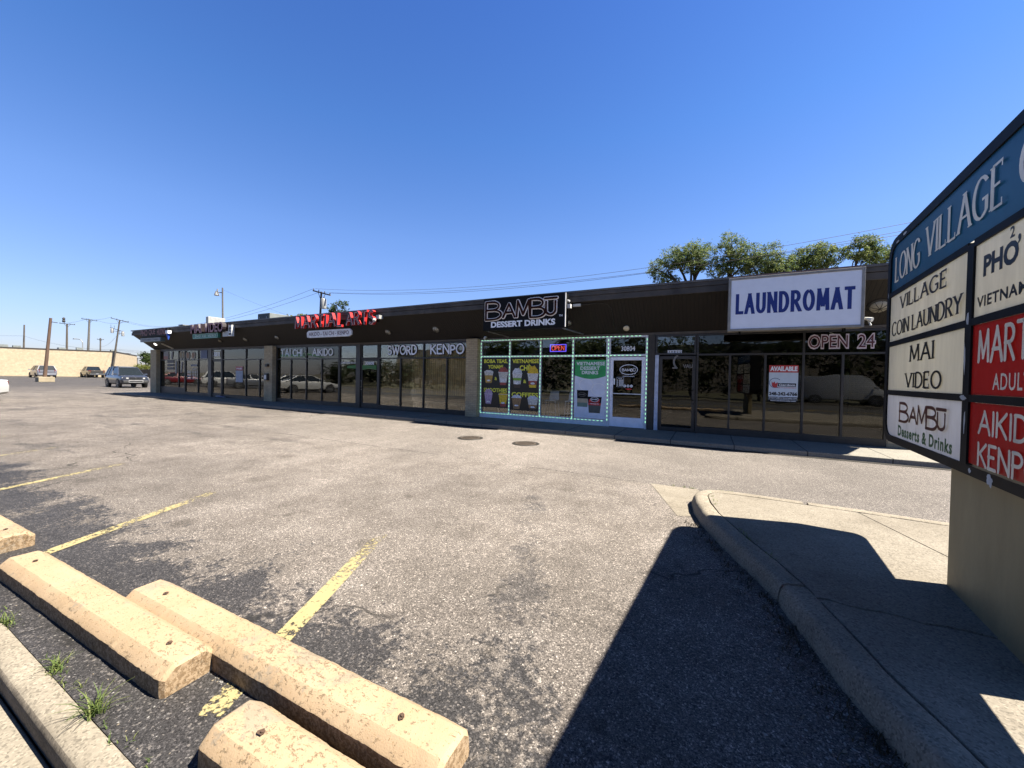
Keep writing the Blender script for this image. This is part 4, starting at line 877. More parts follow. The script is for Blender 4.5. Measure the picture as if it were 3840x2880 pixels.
blind(-12.72, -10.34, .85, 2.93, 'bamboo blind behind the window lettered SWORD'); blind(-10.28, -8.16, .85, 2.93, 'bamboo blind behind the window lettered KENPO')
DBL = mat('shaded_blind', (.15, .115, .06), .7, var=.3, scale=4)
blind(-20.02, -17.7, .62, 2.93, 'dim bamboo blind behind the window lettered TAI CHI', BLIND); blind(-17.64, -15.34, .62, 2.33, 'dim bamboo blind under the window lettered AIKIDO', BLIND)
tag(MB().rect(FR(12.3), -17.64, -15.34, 2.36, 2.93, 0, .005).build('grey_screen', mat('grey_screen', (.15, .16, .155), .6)), 'grey screen behind the lettering AIKIDO', 'screen')
CURT = mat('blue_white_curtain', (.44, .52, .58), .8, var=.12)
for x0, x1, l in ((-24.95, -23.95, 'pale blue curtain at the left side of the video shop window'), (-21.45, -20.88, 'pale blue curtain at the right side of the video shop window')):
    m = MB(); n = 40; P_ = [(x0 + (x1 - x0) * k / n, 12.38 + .045 * math.sin(k * 1.15)) for k in range(n + 1)]
    m.loft([[(a, b, .42), (a, b, 2.92), (a, b + .006, 2.92), (a, b + .006, .42)] for a, b in P_]); tag(m.build('curtain', CURT, smooth=True, angle=50), l, 'curtain', 'curtains in the video shop window')
WOOD = mat('pale_wood', (.40, .28, .14), .6, var=.2, scale=5)
for x0, x1, l in ((-13.0, -10.95, 'pale wooden bench inside the SWORD window'), (-10.75, -8.6, 'pale wooden bench inside the KENPO window')):
    t = thing('wooden_bench', ((x0 + x1) / 2, 13.1, .14), l, 'bench', 'benches inside the dojo')
    m = MB(); m.box(x0, x1, 12.75, 13.1, .44, .52); m.build('seat', WOOD, t, bevel=.006)
    for a in (x0 + .12, x1 - .26): m = MB(); m.box(a, a + .12, 12.8, 13.05, .14, .439); m.build('leg', WOOD, t)
t = thing('counter', (-14.6, 13.3, .14), 'wooden counter panel inside the glass beside door 30808', 'counter')
m = MB(); m.box(-14.95, -14.3, 13.0, 13.6, .14, 1.25); m.build('front', WOOD, t); m = MB(); m.box(-15.0, -14.25, 12.95, 13.65, 1.252, 1.29); m.build('top', WOOD, t)
SEATM = mat('white_stool_seat', (.78, .82, .80), .4); LEGM = mat('white_stool_leg', (.75, .75, .70), .4)
def stool(x, y, label):
    t = thing('bar_stool', (x, y, .14), label, 'stool', 'white bar stools inside the dessert shop')
    m = MB(); m.box(x - .2, x + .2, y - .19, y + .17, .80, .83); m.build('seat', SEATM, t, bevel=.01)
    m = MB(); m.hexa([(x - .19, y + .17, .831), (x + .19, y + .17, .831), (x + .19, y + .2, .831), (x - .19, y + .2, .831)], [(x - .16, y + .25, 1.14), (x + .16, y + .25, 1.14), (x + .16, y + .28, 1.14), (x - .16, y + .28, 1.14)]); m.build('backrest', SEATM, t)
    for a, b in ((-1, -1), (1, -1), (-1, 1), (1, 1)): m = MB(); m.tube([(x + a * .17, y + b * .15, .80), (x + a * .23, y + b * .2, .141)], .012, 6); m.build('leg', LEGM, t)
    m = MB(); m.tube([(x - .21, y - .185, .4), (x + .21, y - .185, .4)], .01, 6); m.build('footrest', LEGM, t)
stool(-5.02, 12.95, 'white bar stool seen whole behind the clear dessert shop pane'); stool(-4.28, 12.95, 'white bar stool half hidden by the green poster'); stool(-6.9, 12.95, 'white bar stool with only its legs showing under the boba poster'); stool(-5.85, 12.95, 'white bar stool with only its legs showing under the coffee poster')
t = thing('bar_counter', (-5, 13.6, .14), 'long pale counter along the dessert shop behind the stools', 'counter')
m = MB(); m.box(-7.5, -2.9, 13.45, 13.9, 1.12, 1.17); m.build('top', mat('counter_top', (.30, .28, .25), .4), t); m = MB(); m.box(-7.5, -2.9, 13.6, 13.65, .14, 1.119); m.build('front', ROOM, t)

# ================================================================== THE TALL SIGN ON THE ISLAND
KX = .084
F0 = Vector((1.538, 5.05, 0)); UD = Vector((-KX, -1, 0)).normalized()
PS = PL(F0, UD, (0, 0, 1))      # u runs towards the street, viewer's right
ms = thing('monument_sign', (1.62, 3.36, .148), 'tall black framed shopping centre sign with many tenant panels on a beige pillar', 'sign')
SBLK = mat('sign_black', (.007, .007, .0075), .6, var=.5, scale=4, spec=.15)
def rrect(u0, u1, v0, v1, r, n=6):
    p = []
    for cx, cy, a in ((u1 - r, v0 + r, -90), (u1 - r, v1 - r, 0), (u0 + r, v1 - r, 90), (u0 + r, v0 + r, 180)): p += arc(cx, cy, r, r, a, a + 90, n)
    return p
WS = 3.42
m = MB(); o = rrect(-.02, WS, 1.07, 2.985, .20)
oi = rrect(.06, WS - .08, 1.13, 2.915, .13)
for i in range(len(o)):
    j = (i + 1) % len(o); m.f.append([m.add(PS(*o[i], -.40)), m.add(PS(*o[j], -.40)), m.add(PS(*o[j], .0)), m.add(PS(*o[i], .0))]); m.m.append(0)
    m.f.append([m.add(PS(*oi[i], -.40)), m.add(PS(*oi[j], -.40)), m.add(PS(*o[j], -.40)), m.add(PS(*o[i], -.40))]); m.m.append(0)
    m.f.append([m.add(PS(*o[i], 0)), m.add(PS(*o[j], 0)), m.add(PS(*oi[j], 0)), m.add(PS(*oi[i], 0))]); m.m.append(0)
    m.f.append([m.add(PS(*oi[i], 0)), m.add(PS(*oi[j], 0)), m.add(PS(*oi[j], -.03)), m.add(PS(*oi[i], -.03))]); m.m.append(0)
m.rect(PS, 1.645, 1.725, 1.13, 2.47, -.0295, -.001)
for a, b in ((.06, 1.645), (1.725, WS - .08)):
    for z in (2.465, 1.99, 1.53): m.rect(PS, a, b, z - .022, z + .022, -.0295, -.0015)
for k in (1.685,): m.rect(PS, k - .04, k + .04, 1.13, 2.47, -.40, -.372)
for z in (2.465, 1.99, 1.53): m.rect(PS, .06, WS - .08, z - .022, z + .022, -.399, -.373)
m.build('cabinet', SBLK, ms)
def acrylic(name, c, tr):      # thin sign face: part of the light from behind comes through
    t = NT(name); v = t.coord(); _, _, z_ = t.sep(v)
    g = t.ramp(t.noise(t.n('VectorMath', {0: v, 1: (3, 3, .5)}, operation='MULTIPLY').outputs[0], 2.2, 5, .7), [(.3, mul(c, .80)), (.65, c)])
    t.p(Base_Color=g, Roughness=.32); t.b.inputs['Specular IOR Level'].default_value = .35
    tl = t.n('BsdfTranslucent', {'Color': g}).outputs[0]; t.t.links.new(t.n('MixShader', {0: tr, 1: t.b.outputs[0], 2: tl}).outputs[0], t.out.inputs[0]); return t.m
m = MB(); m.flat(oi[::-1], PS, -.385); m.build('back_panel', acrylic('cream_back_panel', (.74, .71, .62), .45), ms)
FCR = acrylic('cream_panel', (.76, .73, .60), .35); FWH = acrylic('white_panel', (.74, .76, .82), .35); FRD = acrylic('red_panel', (.30, .012, .011), .35); FBL = acrylic('blue_panel', (.006, .062, .15), .35)
INK = mat('black_ink', (.008, .008, .008), .4); IVORY = mat('ivory_lettering', (.74, .67, .52), .4); GRN = mat('green_lettering', (.012, .10, .03), .4); BRN = mat('brown_lettering', (.10, .028, .018), .4)
def panel(u0, u1, v0, v1, mt, fn, ink, poly=None):
    m = MB(); m.flat(poly or [(u0, v0), (u1, v0), (u1, v1), (u0, v1)], PS, -.012); p = m.build('panel', mt, ms)
    for f_ in (fn if isinstance(fn, tuple) else (fn,)): m = MB(); f_(m); m.build('lettering', ink, p)
    return p
SF = dict(tv=.034, th=.014, serif=.030, gap=.17)
def ser(m, body, a, b, c, d, k=1.0, D=-.0105): pen(m, body, PS, a, b, c, d, D, .034 * k, .014 * k, 0, serif=.026 * k, gap=.2)
ov = [p for p in rrect(.06, WS - .08, 2.0, 2.915, .13) if p[1] > 2.48]
panel(0, 0, 0, 0, FBL, (lambda m: ser(m, 'LONG', .17, .80, 2.57, 2.80, 1.12), lambda m: ser(m, 'VILLAGE', .92, 2.02, 2.59, 2.83, 1.12), lambda m: ser(m, 'CENTER', 2.16, 3.16, 2.61, 2.84, 1.12)), IVORY, poly=[(.06, 2.488), (WS - .08, 2.488)] + [p for p in ov])
panel(.06, 1.645, 2.013, 2.442, FCR, (lambda m: ser(m, 'VILLAGE', .34, 1.35, 2.29, 2.405, 1.0), lambda m: ser(m, 'COIN LAUNDRY', .13, 1.60, 2.065, 2.19, .96)), INK)
panel(.06, 1.645, 1.553, 1.967, FCR, (lambda m: ser(m, 'MAI', .64, 1.15, 1.80, 1.935, 1.1), lambda m: ser(m, 'VIDEO', .55, 1.30, 1.585, 1.705, 1.05)), INK)
def bam(m):
    bambu(m, PS, .42, 1.42, 1.285, 1.475, -.0105, .026, 0)
    txt(m, 'Desserts & Drinks', PS, .40, 1.50, 1.150, 1.245, -.0105, 1, .034, sp=1.16)
panel(0, 0, 0, 0, FWH, bam, [BRN, GRN], poly=[(1.645, 1.13), (1.645, 1.507), (.06, 1.507)] + [p for p in rrect(.06, 3, 1.13, 2.9, .13) if p[0] < .2 and p[1] < 1.3])
panel(1.725, WS - .08, 2.013, 2.442, FCR, (lambda m: (txt(m, 'PHO', PS, 1.82, 2.17, 2.235, 2.36, -.0105, 0, .045), txt(m, ',', PS, 2.158, 2.185, 2.325, 2.375, -.0102, 0, .03), txt(m, '2', PS, 2.085, 2.128, 2.375, 2.435, -.0105, 0, .03)), lambda m: txt(m, 'QUE', PS, 2.27, 2.68, 2.235, 2.36, -.0105, 0, .05), lambda m: txt(m, 'VIETNAMESE', PS, 1.76, 2.44, 2.065, 2.13, -.0105, 0, .028, sp=1.1)), INK)
panel(1.725, WS - .08, 1.553, 1.967, FRD, (lambda m: pen(m, 'MARTIAL', PS, 1.80, 2.60, 1.745, 1.925, -.0105, .025, .022, gap=.22, caps=True, jit=.05), lambda m: pen(m, 'ARTS', PS, 2.72, 3.22, 1.745, 1.925, -.0105, .025, .022, gap=.18, caps=True, jit=.05), lambda m: txt(m, 'ADULT', PS, 1.97, 2.31, 1.585, 1.675, -.0105, 0, .012, sp=1.1)), IVORY)
panel(1.725, WS - .08, 1.14, 1.507, FRD, (lambda m: pen(m, 'AIKIDO', PS, 1.84, 2.48, 1.335, 1.46, -.0105, .021, .019, gap=.2, caps=True), lambda m: pen(m, 'KENPO', PS, 1.84, 2.44, 1.15, 1.275, -.0105, .021, .019, gap=.2, caps=True)), IVORY)
m = MB(); rr = random.Random(9)   # peeled flakes along the dividers
for (u, v, a, b) in ((1.685, 2.03, .02, .05), (1.66, 1.80, .014, .11), (1.665, 1.53, .045, .02), (1.69, 1.40, .012, .08), (1.78, 1.10, .02, .016), (2.0, 1.095, .025, .025), (2.02, 1.08, .02, .03), (.02, 2.46, .01, .03), (.45, 2.94, .05, .012), (.25, 2.93, .04, .01)):
    for k in range(3):
        c = (u + rr.uniform(-.3, .3) * a, v + rr.uniform(-.5, .5) * b); m.flat([(c[0] + a * rr.uniform(.5, 1) * math.cos(q * 1.05), c[1] + b * rr.uniform(.4, 1) * math.sin(q * 1.05)) for q in range(6)], PS, .0006 + .0003 * k)
m.build('paint_flakes', mat('peeled_paint', (.40, .42, .42), .7), ms)
PSB = PL(F0, UD, (0, 0, 1))
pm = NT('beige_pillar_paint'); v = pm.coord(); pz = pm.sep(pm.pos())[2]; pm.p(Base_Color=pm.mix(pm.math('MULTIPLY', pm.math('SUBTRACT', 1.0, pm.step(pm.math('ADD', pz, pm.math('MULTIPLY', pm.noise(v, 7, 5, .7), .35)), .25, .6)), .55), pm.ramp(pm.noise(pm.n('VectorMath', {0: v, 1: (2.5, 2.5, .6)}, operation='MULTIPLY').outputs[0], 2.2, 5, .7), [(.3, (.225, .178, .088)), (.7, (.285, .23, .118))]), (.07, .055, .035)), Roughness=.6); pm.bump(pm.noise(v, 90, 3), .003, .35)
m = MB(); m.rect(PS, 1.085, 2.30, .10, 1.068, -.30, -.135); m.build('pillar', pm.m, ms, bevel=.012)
# ================================================================== WHEEL STOPS, COVERS
def stop_mat():
    t = NT('chipped_cream_paint'); P = t.coord(); W_ = t.pos()
    f = t.noise(W_, 3.2, 4, .6); big = t.noise(W_, 1.3, 3)
    paint = t.ramp(f, [(.3, (.59, .42, .25)), (.7, (.67, .495, .315))])
    n = t.math('ADD', t.noise(t.n('VectorMath', {0: W_, 1: (1, 1.6, 1)}, operation='MULTIPLY').outputs[0], 34, 6, .76, .5), t.math('MULTIPLY', t.math('SUBTRACT', big, .5), .22))
    chip = t.step(n, .585, .605); deep = t.step(t.noise(W_, 70, 4, .7), .60, .66)
    c = t.mix(chip, paint, t.ramp(t.noise(W_, 90, 2), [(.3, (.27, .19, .105)), (.7, (.42, .32, .21))]))
    c = t.mix(t.math('MULTIPLY', deep, .55), c, (.34, .21, .08))
    c = t.mix(t.math('MULTIPLY', t.step(t.math('ADD', t.noise(W_, 2.4, 6, .72), t.math('MULTIPLY', t.noise(W_, 60, 3), .18)), .64, .72), .6), c, (.40, .345, .265))
    c = t.mix(t.math('MULTIPLY', t.step(t.noise(t.n('VectorMath', {0: W_, 1: (1.2, 9, 4)}, operation='MULTIPLY').outputs[0], 3.0, 5, .75), .64, .74), .35), c, (.11, .10, .09))
    nz = t.sep(t.n('NewGeometry').outputs['Normal'])[2]
    side = t.math('SUBTRACT', 1.0, t.step(nz, .15, .5)); sd_ = t.step(t.noise(W_, 48, 5, .75, .4), .46, .54)
    c = t.mix(t.math('MULTIPLY', t.math('MULTIPLY', side, sd_), .62), c, (.22, .125, .05))
    c = t.mix(1.0, c, (KS, KS, KS), 'MULTIPLY')
    t.p(Base_Color=c, Roughness=.85); t.b.inputs['Specular IOR Level'].default_value = .2
    t.bump(t.math('ADD', t.math('SUBTRACT', 1.0, chip), t.math('MULTIPLY', t.noise(W_, 150, 3), .6)), .004, .6); return t.m
STOP = stop_mat(); HOLE = mat('rusty_hole', (.05, .028, .016), .9, var=.5, scale=60)
def wheel_stop(cx, cy, L, rz, label, seed, pins=()):
    t = thing('wheel_stop', (cx, cy, 0), label, 'wheel stop', 'concrete wheel stops along the street kerb', math.radians(rz))
    sec = [(-.125, .0), (-.127, .03), (-.125, .092), (-.121, .098), (-.076, .134), (-.069, .138), (.072, .139), (.079, .135), (.120, .099), (.124, .093), (.126, .03), (.124, .0)]
    n = 130; rings = []; rr = random.Random(seed)
    for i in range(n + 1):
        e = i / n; x = -L / 2 + L * e; en = min(e, 1 - e) * L
        k = 1 - .16 * max(0, 1 - en / .03) ** 2; zk = 1 - .10 * max(0, 1 - en / .03) ** 2
        rings.append([(x + (.010 * mnoise.noise(Vector((a * 14, b * 14, seed * 3.1))) if en < .001 else 0), a * k + .0028 * mnoise.noise(Vector((x * 9, a * 20, seed + b * 20))) + .0032 * mnoise.noise(Vector((x * 38, a * 30, seed + b * 30))), b * zk + (.002 * mnoise.noise(Vector((x * 11, a * 16, seed + 7.7))) + .0025 * mnoise.noise(Vector((x * 45, a * 40, seed + 1.7))) if b > .05 else 0)) for a, b in sec])
    m = MB(); m.loft(rings); m.build('block', STOP, t, smooth=True, local=True, angle=22)
    for px in pins:
        m = MB(); q = [(px + .012 * (1 + .8 * rr.random()) * math.cos(a * .7), .011 * (1 + .8 * rr.random()) * math.sin(a * .7), .1455) for a in range(9)]; m.poly(q)
        m.tube([(px, 0, .120), (px + .004, .002, .150)], .008, 7); m.build('steel_pin', HOLE, t, local=True)
wheel_stop(-3.56, .955, 2.46, 1.6, 'cream wheel stop nearest the street kerb, its square end beside the longer stop', 1, (-.95, 1.02))
wheel_stop(-2.135, 1.215, 2.55, 1.2, 'long cream wheel stop lying across the end of the nearest yellow line', 2, (-1.0, 1.0))
wheel_stop(-.56, .93, 2.50, 1.0, 'cream wheel stop cut by the bottom of the view, overlapping the long one', 3, (-1.02,))
wheel_stop(-6.62, .965, 2.46, 1.2, 'cream wheel stop poking in from the far left, past the second yellow line', 4, (1.0,))
IRON = mat('worn_iron', (.16, .125, .095), .6, metal=.2, var=.3, scale=25); IRON2 = mat('dark_iron_ring', (.035, .029, .022), .6, var=.3)
for x, y, l in ((-5.53, 8.43, 'round iron manhole cover nearer the brick pillar'), (-3.95, 8.47, 'round iron manhole cover nearer the concrete island')):
    t = thing('manhole_cover', (x, y, 0), l, 'manhole cover', 'manhole covers in front of the shops')
    m = MB(); m.lathe([(.335, .0005), (.33, .008), (.275, .009), (.27, .004)], (x, y, 0), n=40); m.build('rim', IRON2, t)
    m = MB(); m.lathe([(.262, .001), (.26, .0115)], (x, y, 0), n=40)
    for k in range(-4, 5):
        h = math.sqrt(max(0, .05 - (k * .05) ** 2)) * .95
        if h > .03: m.box(x - h, x + h, y + k * .05 - .006, y + k * .05 + .006, .0117, .015)
    m.build('lid', IRON, t)

# ================================================================== VEHICLES
TYRE = mat('tyre_rubber', (.014, .014, .014), .8); RIM = mat('alloy_rim', (.50, .50, .50), .3, metal=.7); CGL = mat('car_glass', (.012, .016, .020), .10, spec=.3, var=.1)
TRIM = mat('black_car_trim', (.018, .018, .018), .5); CHROME = mat('chrome_trim', (.55, .56, .58), .15, metal=.9); LAMP = mat('clear_lamp', (.72, .72, .70), .12, var=.05); TAIL = mat('red_lamp', (.28, .012, .012), .2); AMBER = mat('amber_lamp', (.6, .18, .03), .3); PLATE = mat('plate', (.5, .52, .55), .5)
def paint(name, c): return mat(name, c, .32, metal=.15, var=.03, coat=.6)
def ring10(hw, zb, zs, zt, tw=.9):
    h = [(.86 * hw, zb), (hw * .985, zb + .10), (hw, (zb + zs) / 2 + .06), (hw * .975, zs), (hw * tw, zt - .01), (hw * .45, zt + .012)]
    return h + [(-a, b) for a, b in h[::-1]]
def vehicle(name, cat, label, x, y, deg, pm, body, cab, wheels, wr, W, group=None, sc=1.0, extra=None, bed=None, rz0=0.0, lam='suv', z=0.0):
    """body: stations (x, halfwidth, z_bottom, z_shoulder, z_top) rear to front; cab: (x_rear_base, x_rear_top, x_front_top, x_front_base, z_belt, z_roof)"""
    t = thing(name, (x, y, z), label, cat, group, math.radians(deg)); t.scale = (sc, sc, sc)
    m = MB(); m.loft([[(bx, a, b) for a, b in ring10(hw, zb, zs, zt)] for bx, hw, zb, zs, zt in body]); m.build('body', pm, t, smooth=True, local=True, angle=38)
    rb, rt, ft, fb, zb, zr = cab; h = W / 2
    def sect(k): return [(rb + (rt - rb) * k, fb + (ft - fb) * k, h * (.94 - .20 * k), zb + (zr - zb) * k)]
    lo = [(rb, -h * .93, zb), (fb, -h * .90, zb), (fb, h * .90, zb), (rb, h * .93, zb)]; hi = [(rt, -h * .70, zr), (ft, -h * .68, zr), (ft, h * .68, zr), (rt, h * .70, zr)]
    m = MB(); m.hexa(lo, hi); m.build('windows', CGL, t, local=True)
    m = MB(); e = .018; o = .07
    m.loft([[(rt - .05, -h * .72, zr - .02), (rt - .05, h * .72, zr - .02), (rt - .04, h * .6, zr + .015), (rt - .04, -h * .6, zr + .015)], [((rt + ft) / 2, -h * .77, zr - .02), ((rt + ft) / 2, h * .77, zr - .02), ((rt + ft) / 2, h * .62, zr + .05), ((rt + ft) / 2, -h * .62, zr + .05)], [(ft + .05, -h * .72, zr - .02), (ft + .05, h * .72, zr - .02), (ft + .04, h * .6, zr + .012), (ft + .04, -h * .6, zr + .012)]])
    def pil(a, b, w):
        d = Vector((w / 2, 0, 0)); n = Vector((0, .02 * (1 if a[1] > 0 else -1), .006)); a, b = Vector(a), Vector(b)
        m.hexa([a - d + n, a + d + n, a + d - n * 2, a - d - n * 2], [b - d + n, b + d + n, b + d - n * 2, b - d - n * 2])
    for s in (-1, 1):
        pil((fb, s * h * .90, zb), (ft, s * h * .68, zr), .09); pil((rb, s * h * .93, zb), (rt, s * h * .70, zr), .20 if lam != 'sedan' else .14)
        for q in ((.52,) if lam != 'van' else (.34, .62)): pil((rb + (fb - rb) * q, s * h * .925, zb), (rt + (ft - rt) * q, s * h * .70, zr), .075)
        if lam == 'suv': pil((rb + (fb - rb) * .22, s * h * .93, zb), (rt + (ft - rt) * .22, s * h * .70, zr), .10)
    m.build('roof', pm, t, local=True, smooth=True, angle=40)
    L0, L1 = body[0][0], body[-1][0]
    for s in (-1, 1):
        for wx in wheels:
            m = MB(); c = Vector((wx, s * (h - .20), wr)); m.lathe([(wr * .6, 0), (wr * .94, .0), (wr, .03), (wr, .19), (wr * .93, .215), (wr * .68, .216)], c, (0, s, 0), 24); w_ = m.build('wheel', TYRE, t, smooth=True, local=True)
            m = MB(); m.lathe([(wr * .66, .17), (wr * .66, .205), (wr * .6, .208), (.02, .195)], c, (0, s, 0), 20); ri = m.build('rim', TRIM, w_, local=True)
            m = MB()
            for k in range(5):
                a = k * 2 * math.pi / 5; d = Vector((math.cos(a), 0, math.sin(a))); pp = Vector((-math.sin(a), 0, math.cos(a))); o_ = Vector((0, s * .222, 0)); o2 = Vector((0, s * .196, 0))
                m.hexa([c + o2 + d * .02 - pp * .045, c + o2 + d * wr * .66 - pp * .05, c + o2 + d * wr * .66 + pp * .05, c + o2 + d * .02 + pp * .045], [c + o_ + d * .02 - pp * .04, c + o_ + d * wr * .64 - pp * .035, c + o_ + d * wr * .64 + pp * .035, c + o_ + d * .02 + pp * .04])
            m.lathe([(wr * .69, .205), (wr * .69, .221), (wr * .62, .222), (wr * .62, .2)], c, (0, s, 0), 20); m.build('spokes', RIM, w_, local=True)
            m = MB(); m.lathe([(wr * 1.16, h - .19 - (h - .20)), (wr * 1.16, .203)], c, (0, s, 0), 24); m.build('wheel_arch', TRIM, t, local=True)
        m = MB(); mx = fb - .22; m.hexa([(mx - .06, s * (h * .96), zb + .03), (mx + .08, s * (h * .96), zb + .03), (mx + .06, s * (h + .17), zb + .05), (mx - .04, s * (h + .17), zb + .05)][::s], [(mx - .05, s * (h * .96), zb + .14), (mx + .07, s * (h * .96), zb + .14), (mx + .05, s * (h + .16), zb + .17), (mx - .03, s * (h + .16), zb + .17)][::s]); m.build('mirror', pm, t, local=True)
        # lamps
        zt = body[-2][3]; hwf = body[-2][1]; m = MB()
        m.loft([[(L1 - .02, s * hwf * .50, zt - .10), (L1 - .02, s * hwf * .50, zt + .03), (L1 - .05, s * hwf * .80, zt + .06), (L1 - .05, s * hwf * .80, zt - .09)], [(L1 + .035, s * hwf * .52, zt - .09), (L1 + .035, s * hwf * .52, zt + .02), (L1 - .06, s * hwf * .97, zt + .07), (L1 - .06, s * hwf * .97, zt - .07)]]); m.build('headlight', LAMP, t, local=True)
        zt = body[1][3]; hwr = body[1][1]; m = MB(); tall = .20 if lam != 'sedan' else .09
        m.loft([[(L0 + .10, s * hwr * .70, zt - tall), (L0 + .10, s * hwr * .70, zt + tall * .7), (L0 + .16, s * hwr * .9, zt + tall * .7), (L0 + .16, s * hwr * .9, zt - tall)], [(L0 - .025, s * hwr * .74, zt - tall), (L0 - .01, s * hwr * .74, zt + tall * .7), (L0 + .12, s * hwr * 1.01, zt + tall * .7), (L0 + .10, s * hwr * 1.01, zt - tall)]]); m.build('tail_light', TAIL, t, local=True)
    zf = body[-2][2]
    m = MB(); m.box(L1 - .03, L1 + .025, -W * .20, W * .20, body[-2][3] - .13, body[-2][3] + .03); g = m.build('grille', TRIM, t, local=True)
    m = MB(); [m.box(L1 + .026, L1 + .04, -W * .205, W * .205, body[-2][3] - .125 + k * .07, body[-2][3] - .10 + k * .07) for k in range(3)]; m.lathe([(.09, 0), (.08, .02)], (L1 + .036, 0, body[-2][3] - .05), (1, 0, 0), 16); m.build('grille_bars', CHROME, g, local=True)
    m = MB()
    if lam != 'sedan': m.box(L1 - .10, L1 + .05, -W * .43, W * .43, zf + .03, zf + .25); m.box(L0 - .05, L0 + .1, -W * .43, W * .43, zf + .05, zf + .26); m.build('bumper', TRIM if lam in ('suv', 'truck') else pm, t, local=True, bevel=.03)
    m = MB(); m.box(L1 + .051, L1 + .06, -.15, .15, zf + .10, zf + .19) if lam != 'suv' else None; m.box(L0 - .06, L0 - .051, -.16, .16, zf + .12, zf + .23); m.build('plate', PLATE, t, local=True)
    if extra: extra(t, h)
    return t
SUVB = [(-2.2, .78, .42, .86, .98), (-2.14, .86, .34, .92, 1.04), (-1.5, .90, .30, .95, 1.06), (.4, .905, .28, .93, 1.04), (1.05, .90, .29, .94, 1.06), (1.75, .885, .32, .90, 1.03), (2.08, .86, .36, .84, .97), (2.16, .79, .40, .80, .90)]
def suv_extra(t, h):
    m = MB()
    for s in (-1, 1): m.tube([(-1.7, s * .58, 1.74), (-1.6, s * .58, 1.80), (.2, s * .58, 1.80), (.3, s * .58, 1.74)], .02, 6)
    m.tube([(-1.2, -.58, 1.80), (-1.2, .58, 1.80)], .015, 6); m.tube([(-.2, -.58, 1.80), (-.2, .58, 1.80)], .015, 6); m.build('roof_rack', TRIM, t, local=True)
    m = MB(); m.box(2.14, 2.245, -.42, .42, .46, .50); m.box(2.14, 2.24, -.46, -.42, .46, .66); m.box(2.14, 2.24, .42, .46, .46, .66); m.box(2.14, 2.235, -.46, .46, .60, .67); m.build('silver_bumper', mat('silver_plastic', (.50, .50, .50), .35), t, local=True)
    m = MB()
    for s in (-1, 1): m.lathe([(.06, 0), (.05, .03)], (2.17, s * .60, .52), (1, 0, 0), 12)
    m.build('fog_light', LAMP, t, local=True)
BLUEG = paint('slate_blue_paint', (.030, .034, .048))
vehicle('parked_suv', 'suv', 'dark slate blue suv with silver front bumper parked facing the camera beside the shops', -48.95, 15.6, -3, BLUEG, SUVB, (-2.08, -1.76, .28, 1.20, 1.05, 1.74), (-1.32, 1.30), .37, 1.81, sc=1.08, extra=suv_extra, lam='suv')
VANB = [(-2.5, .84, .40, 1.0, 1.06), (-2.42, .93, .32, 1.02, 1.10), (-1.4, .97, .26, .98, 1.08), (.8, .97, .25, .94, 1.05), (1.6, .94, .28, .86, 1.0), (2.2, .86, .34, .74, .86), (2.4, .72, .40, .66, .74)]
vehicle('parked_minivan', 'minivan', 'silver minivan parked nose to the tan brick wall, partly behind the leaning pole', -105.8, 22.6, 178, paint('silver_paint', (.30, .31, .36)), VANB, (-2.36, -2.05, .55, 1.45, 1.07, 1.74), (-1.5, 1.5), .35, 1.94, sc=1.22, lam='van')
TRB = [(-2.9, .92, .55, 1.08, 1.16), (-2.84, .97, .46, 1.10, 1.18), (-.9, .99, .42, 1.10, 1.18), (.9, .99, .42, 1.06, 1.16), (2.0, .97, .42, 1.02, 1.14), (2.7, .93, .46, .94, 1.04), (2.85, .82, .5, .88, .96)]
def truck_extra(t, h):
    m = MB(); m.box(-2.75, -.75, -.78, .78, 1.184, 1.20); m.build('bed_cover', TRIM, t, local=True)
    m = MB(); m.box(-2.945, -2.905, -.70, .70, .68, 1.12); m.build('tailgate', TRIM, t, local=True); m = MB(); m.box(-2.99, -2.80, -.9, .9, .48, .62); m.build('rear_bumper', CHROME, t, local=True)
vehicle('pickup_truck', 'pickup', 'tan pickup truck with a black tailgate parked nose to the tan brick wall', -111.3, 30.3, 176, paint('tan_paint', (.22, .17, .09)), TRB, (-.72, -.50, 1.0, 1.75, 1.15, 1.86), (-1.75, 1.85), .41, 2.0, sc=1.18, extra=truck_extra, lam='truck')
SEDB = [(-2.40, .72, .42, .82, .94), (-2.30, .84, .34, .88, 1.02), (-1.6, .91, .26, .88, 1.02), (.2, .92, .24, .84, .96), (1.0, .91, .25, .80, .92), (1.9, .86, .30, .68, .80), (2.32, .74, .36, .60, .68)]
def sedan(label, x, y, pm, group, sc=1.0, deg=-66): return vehicle('parked_car', 'car', label, x, y, deg, pm, SEDB, (-1.85, -1.05, .15, 1.05, .95, 1.42), (-1.38, 1.42), .33, 1.84, group=group, sc=sc, lam='sedan')
WPAINT = paint('white_car_paint', (.72, .72, .70)); WPAINT.node_tree.nodes['Principled BSDF'].inputs['Metallic'].default_value = 0
GRP = 'cars parked along the street kerb'
sedan('white sedan at the left edge of the view showing only its rear corner', -30.55, 3.05, WPAINT, GRP)
sedan('black and red car mirrored in the noodle shop window', -56.5, 1.4, paint('dark_red_paint', (.10, .006, .008)), GRP)
vehicle('parked_suv', 'suv', 'white crossover mirrored in the video shop window', -46.3, 1.6, -66, WPAINT, SUVB, (-2.05, -1.6, .22, .92, 1.03, 1.68), (-1.32, 1.30), .36, 1.81, group=GRP, lam='suv')
sedan('grey sedan mirrored in the video shop window beside the white crossover', -42.0, 1.2, paint('grey_car_paint', (.11, .115, .125)), GRP)
sedan('white sedan mirrored in the TAI CHI and AIKIDO windows', -34.3, 1.6, WPAINT, GRP)
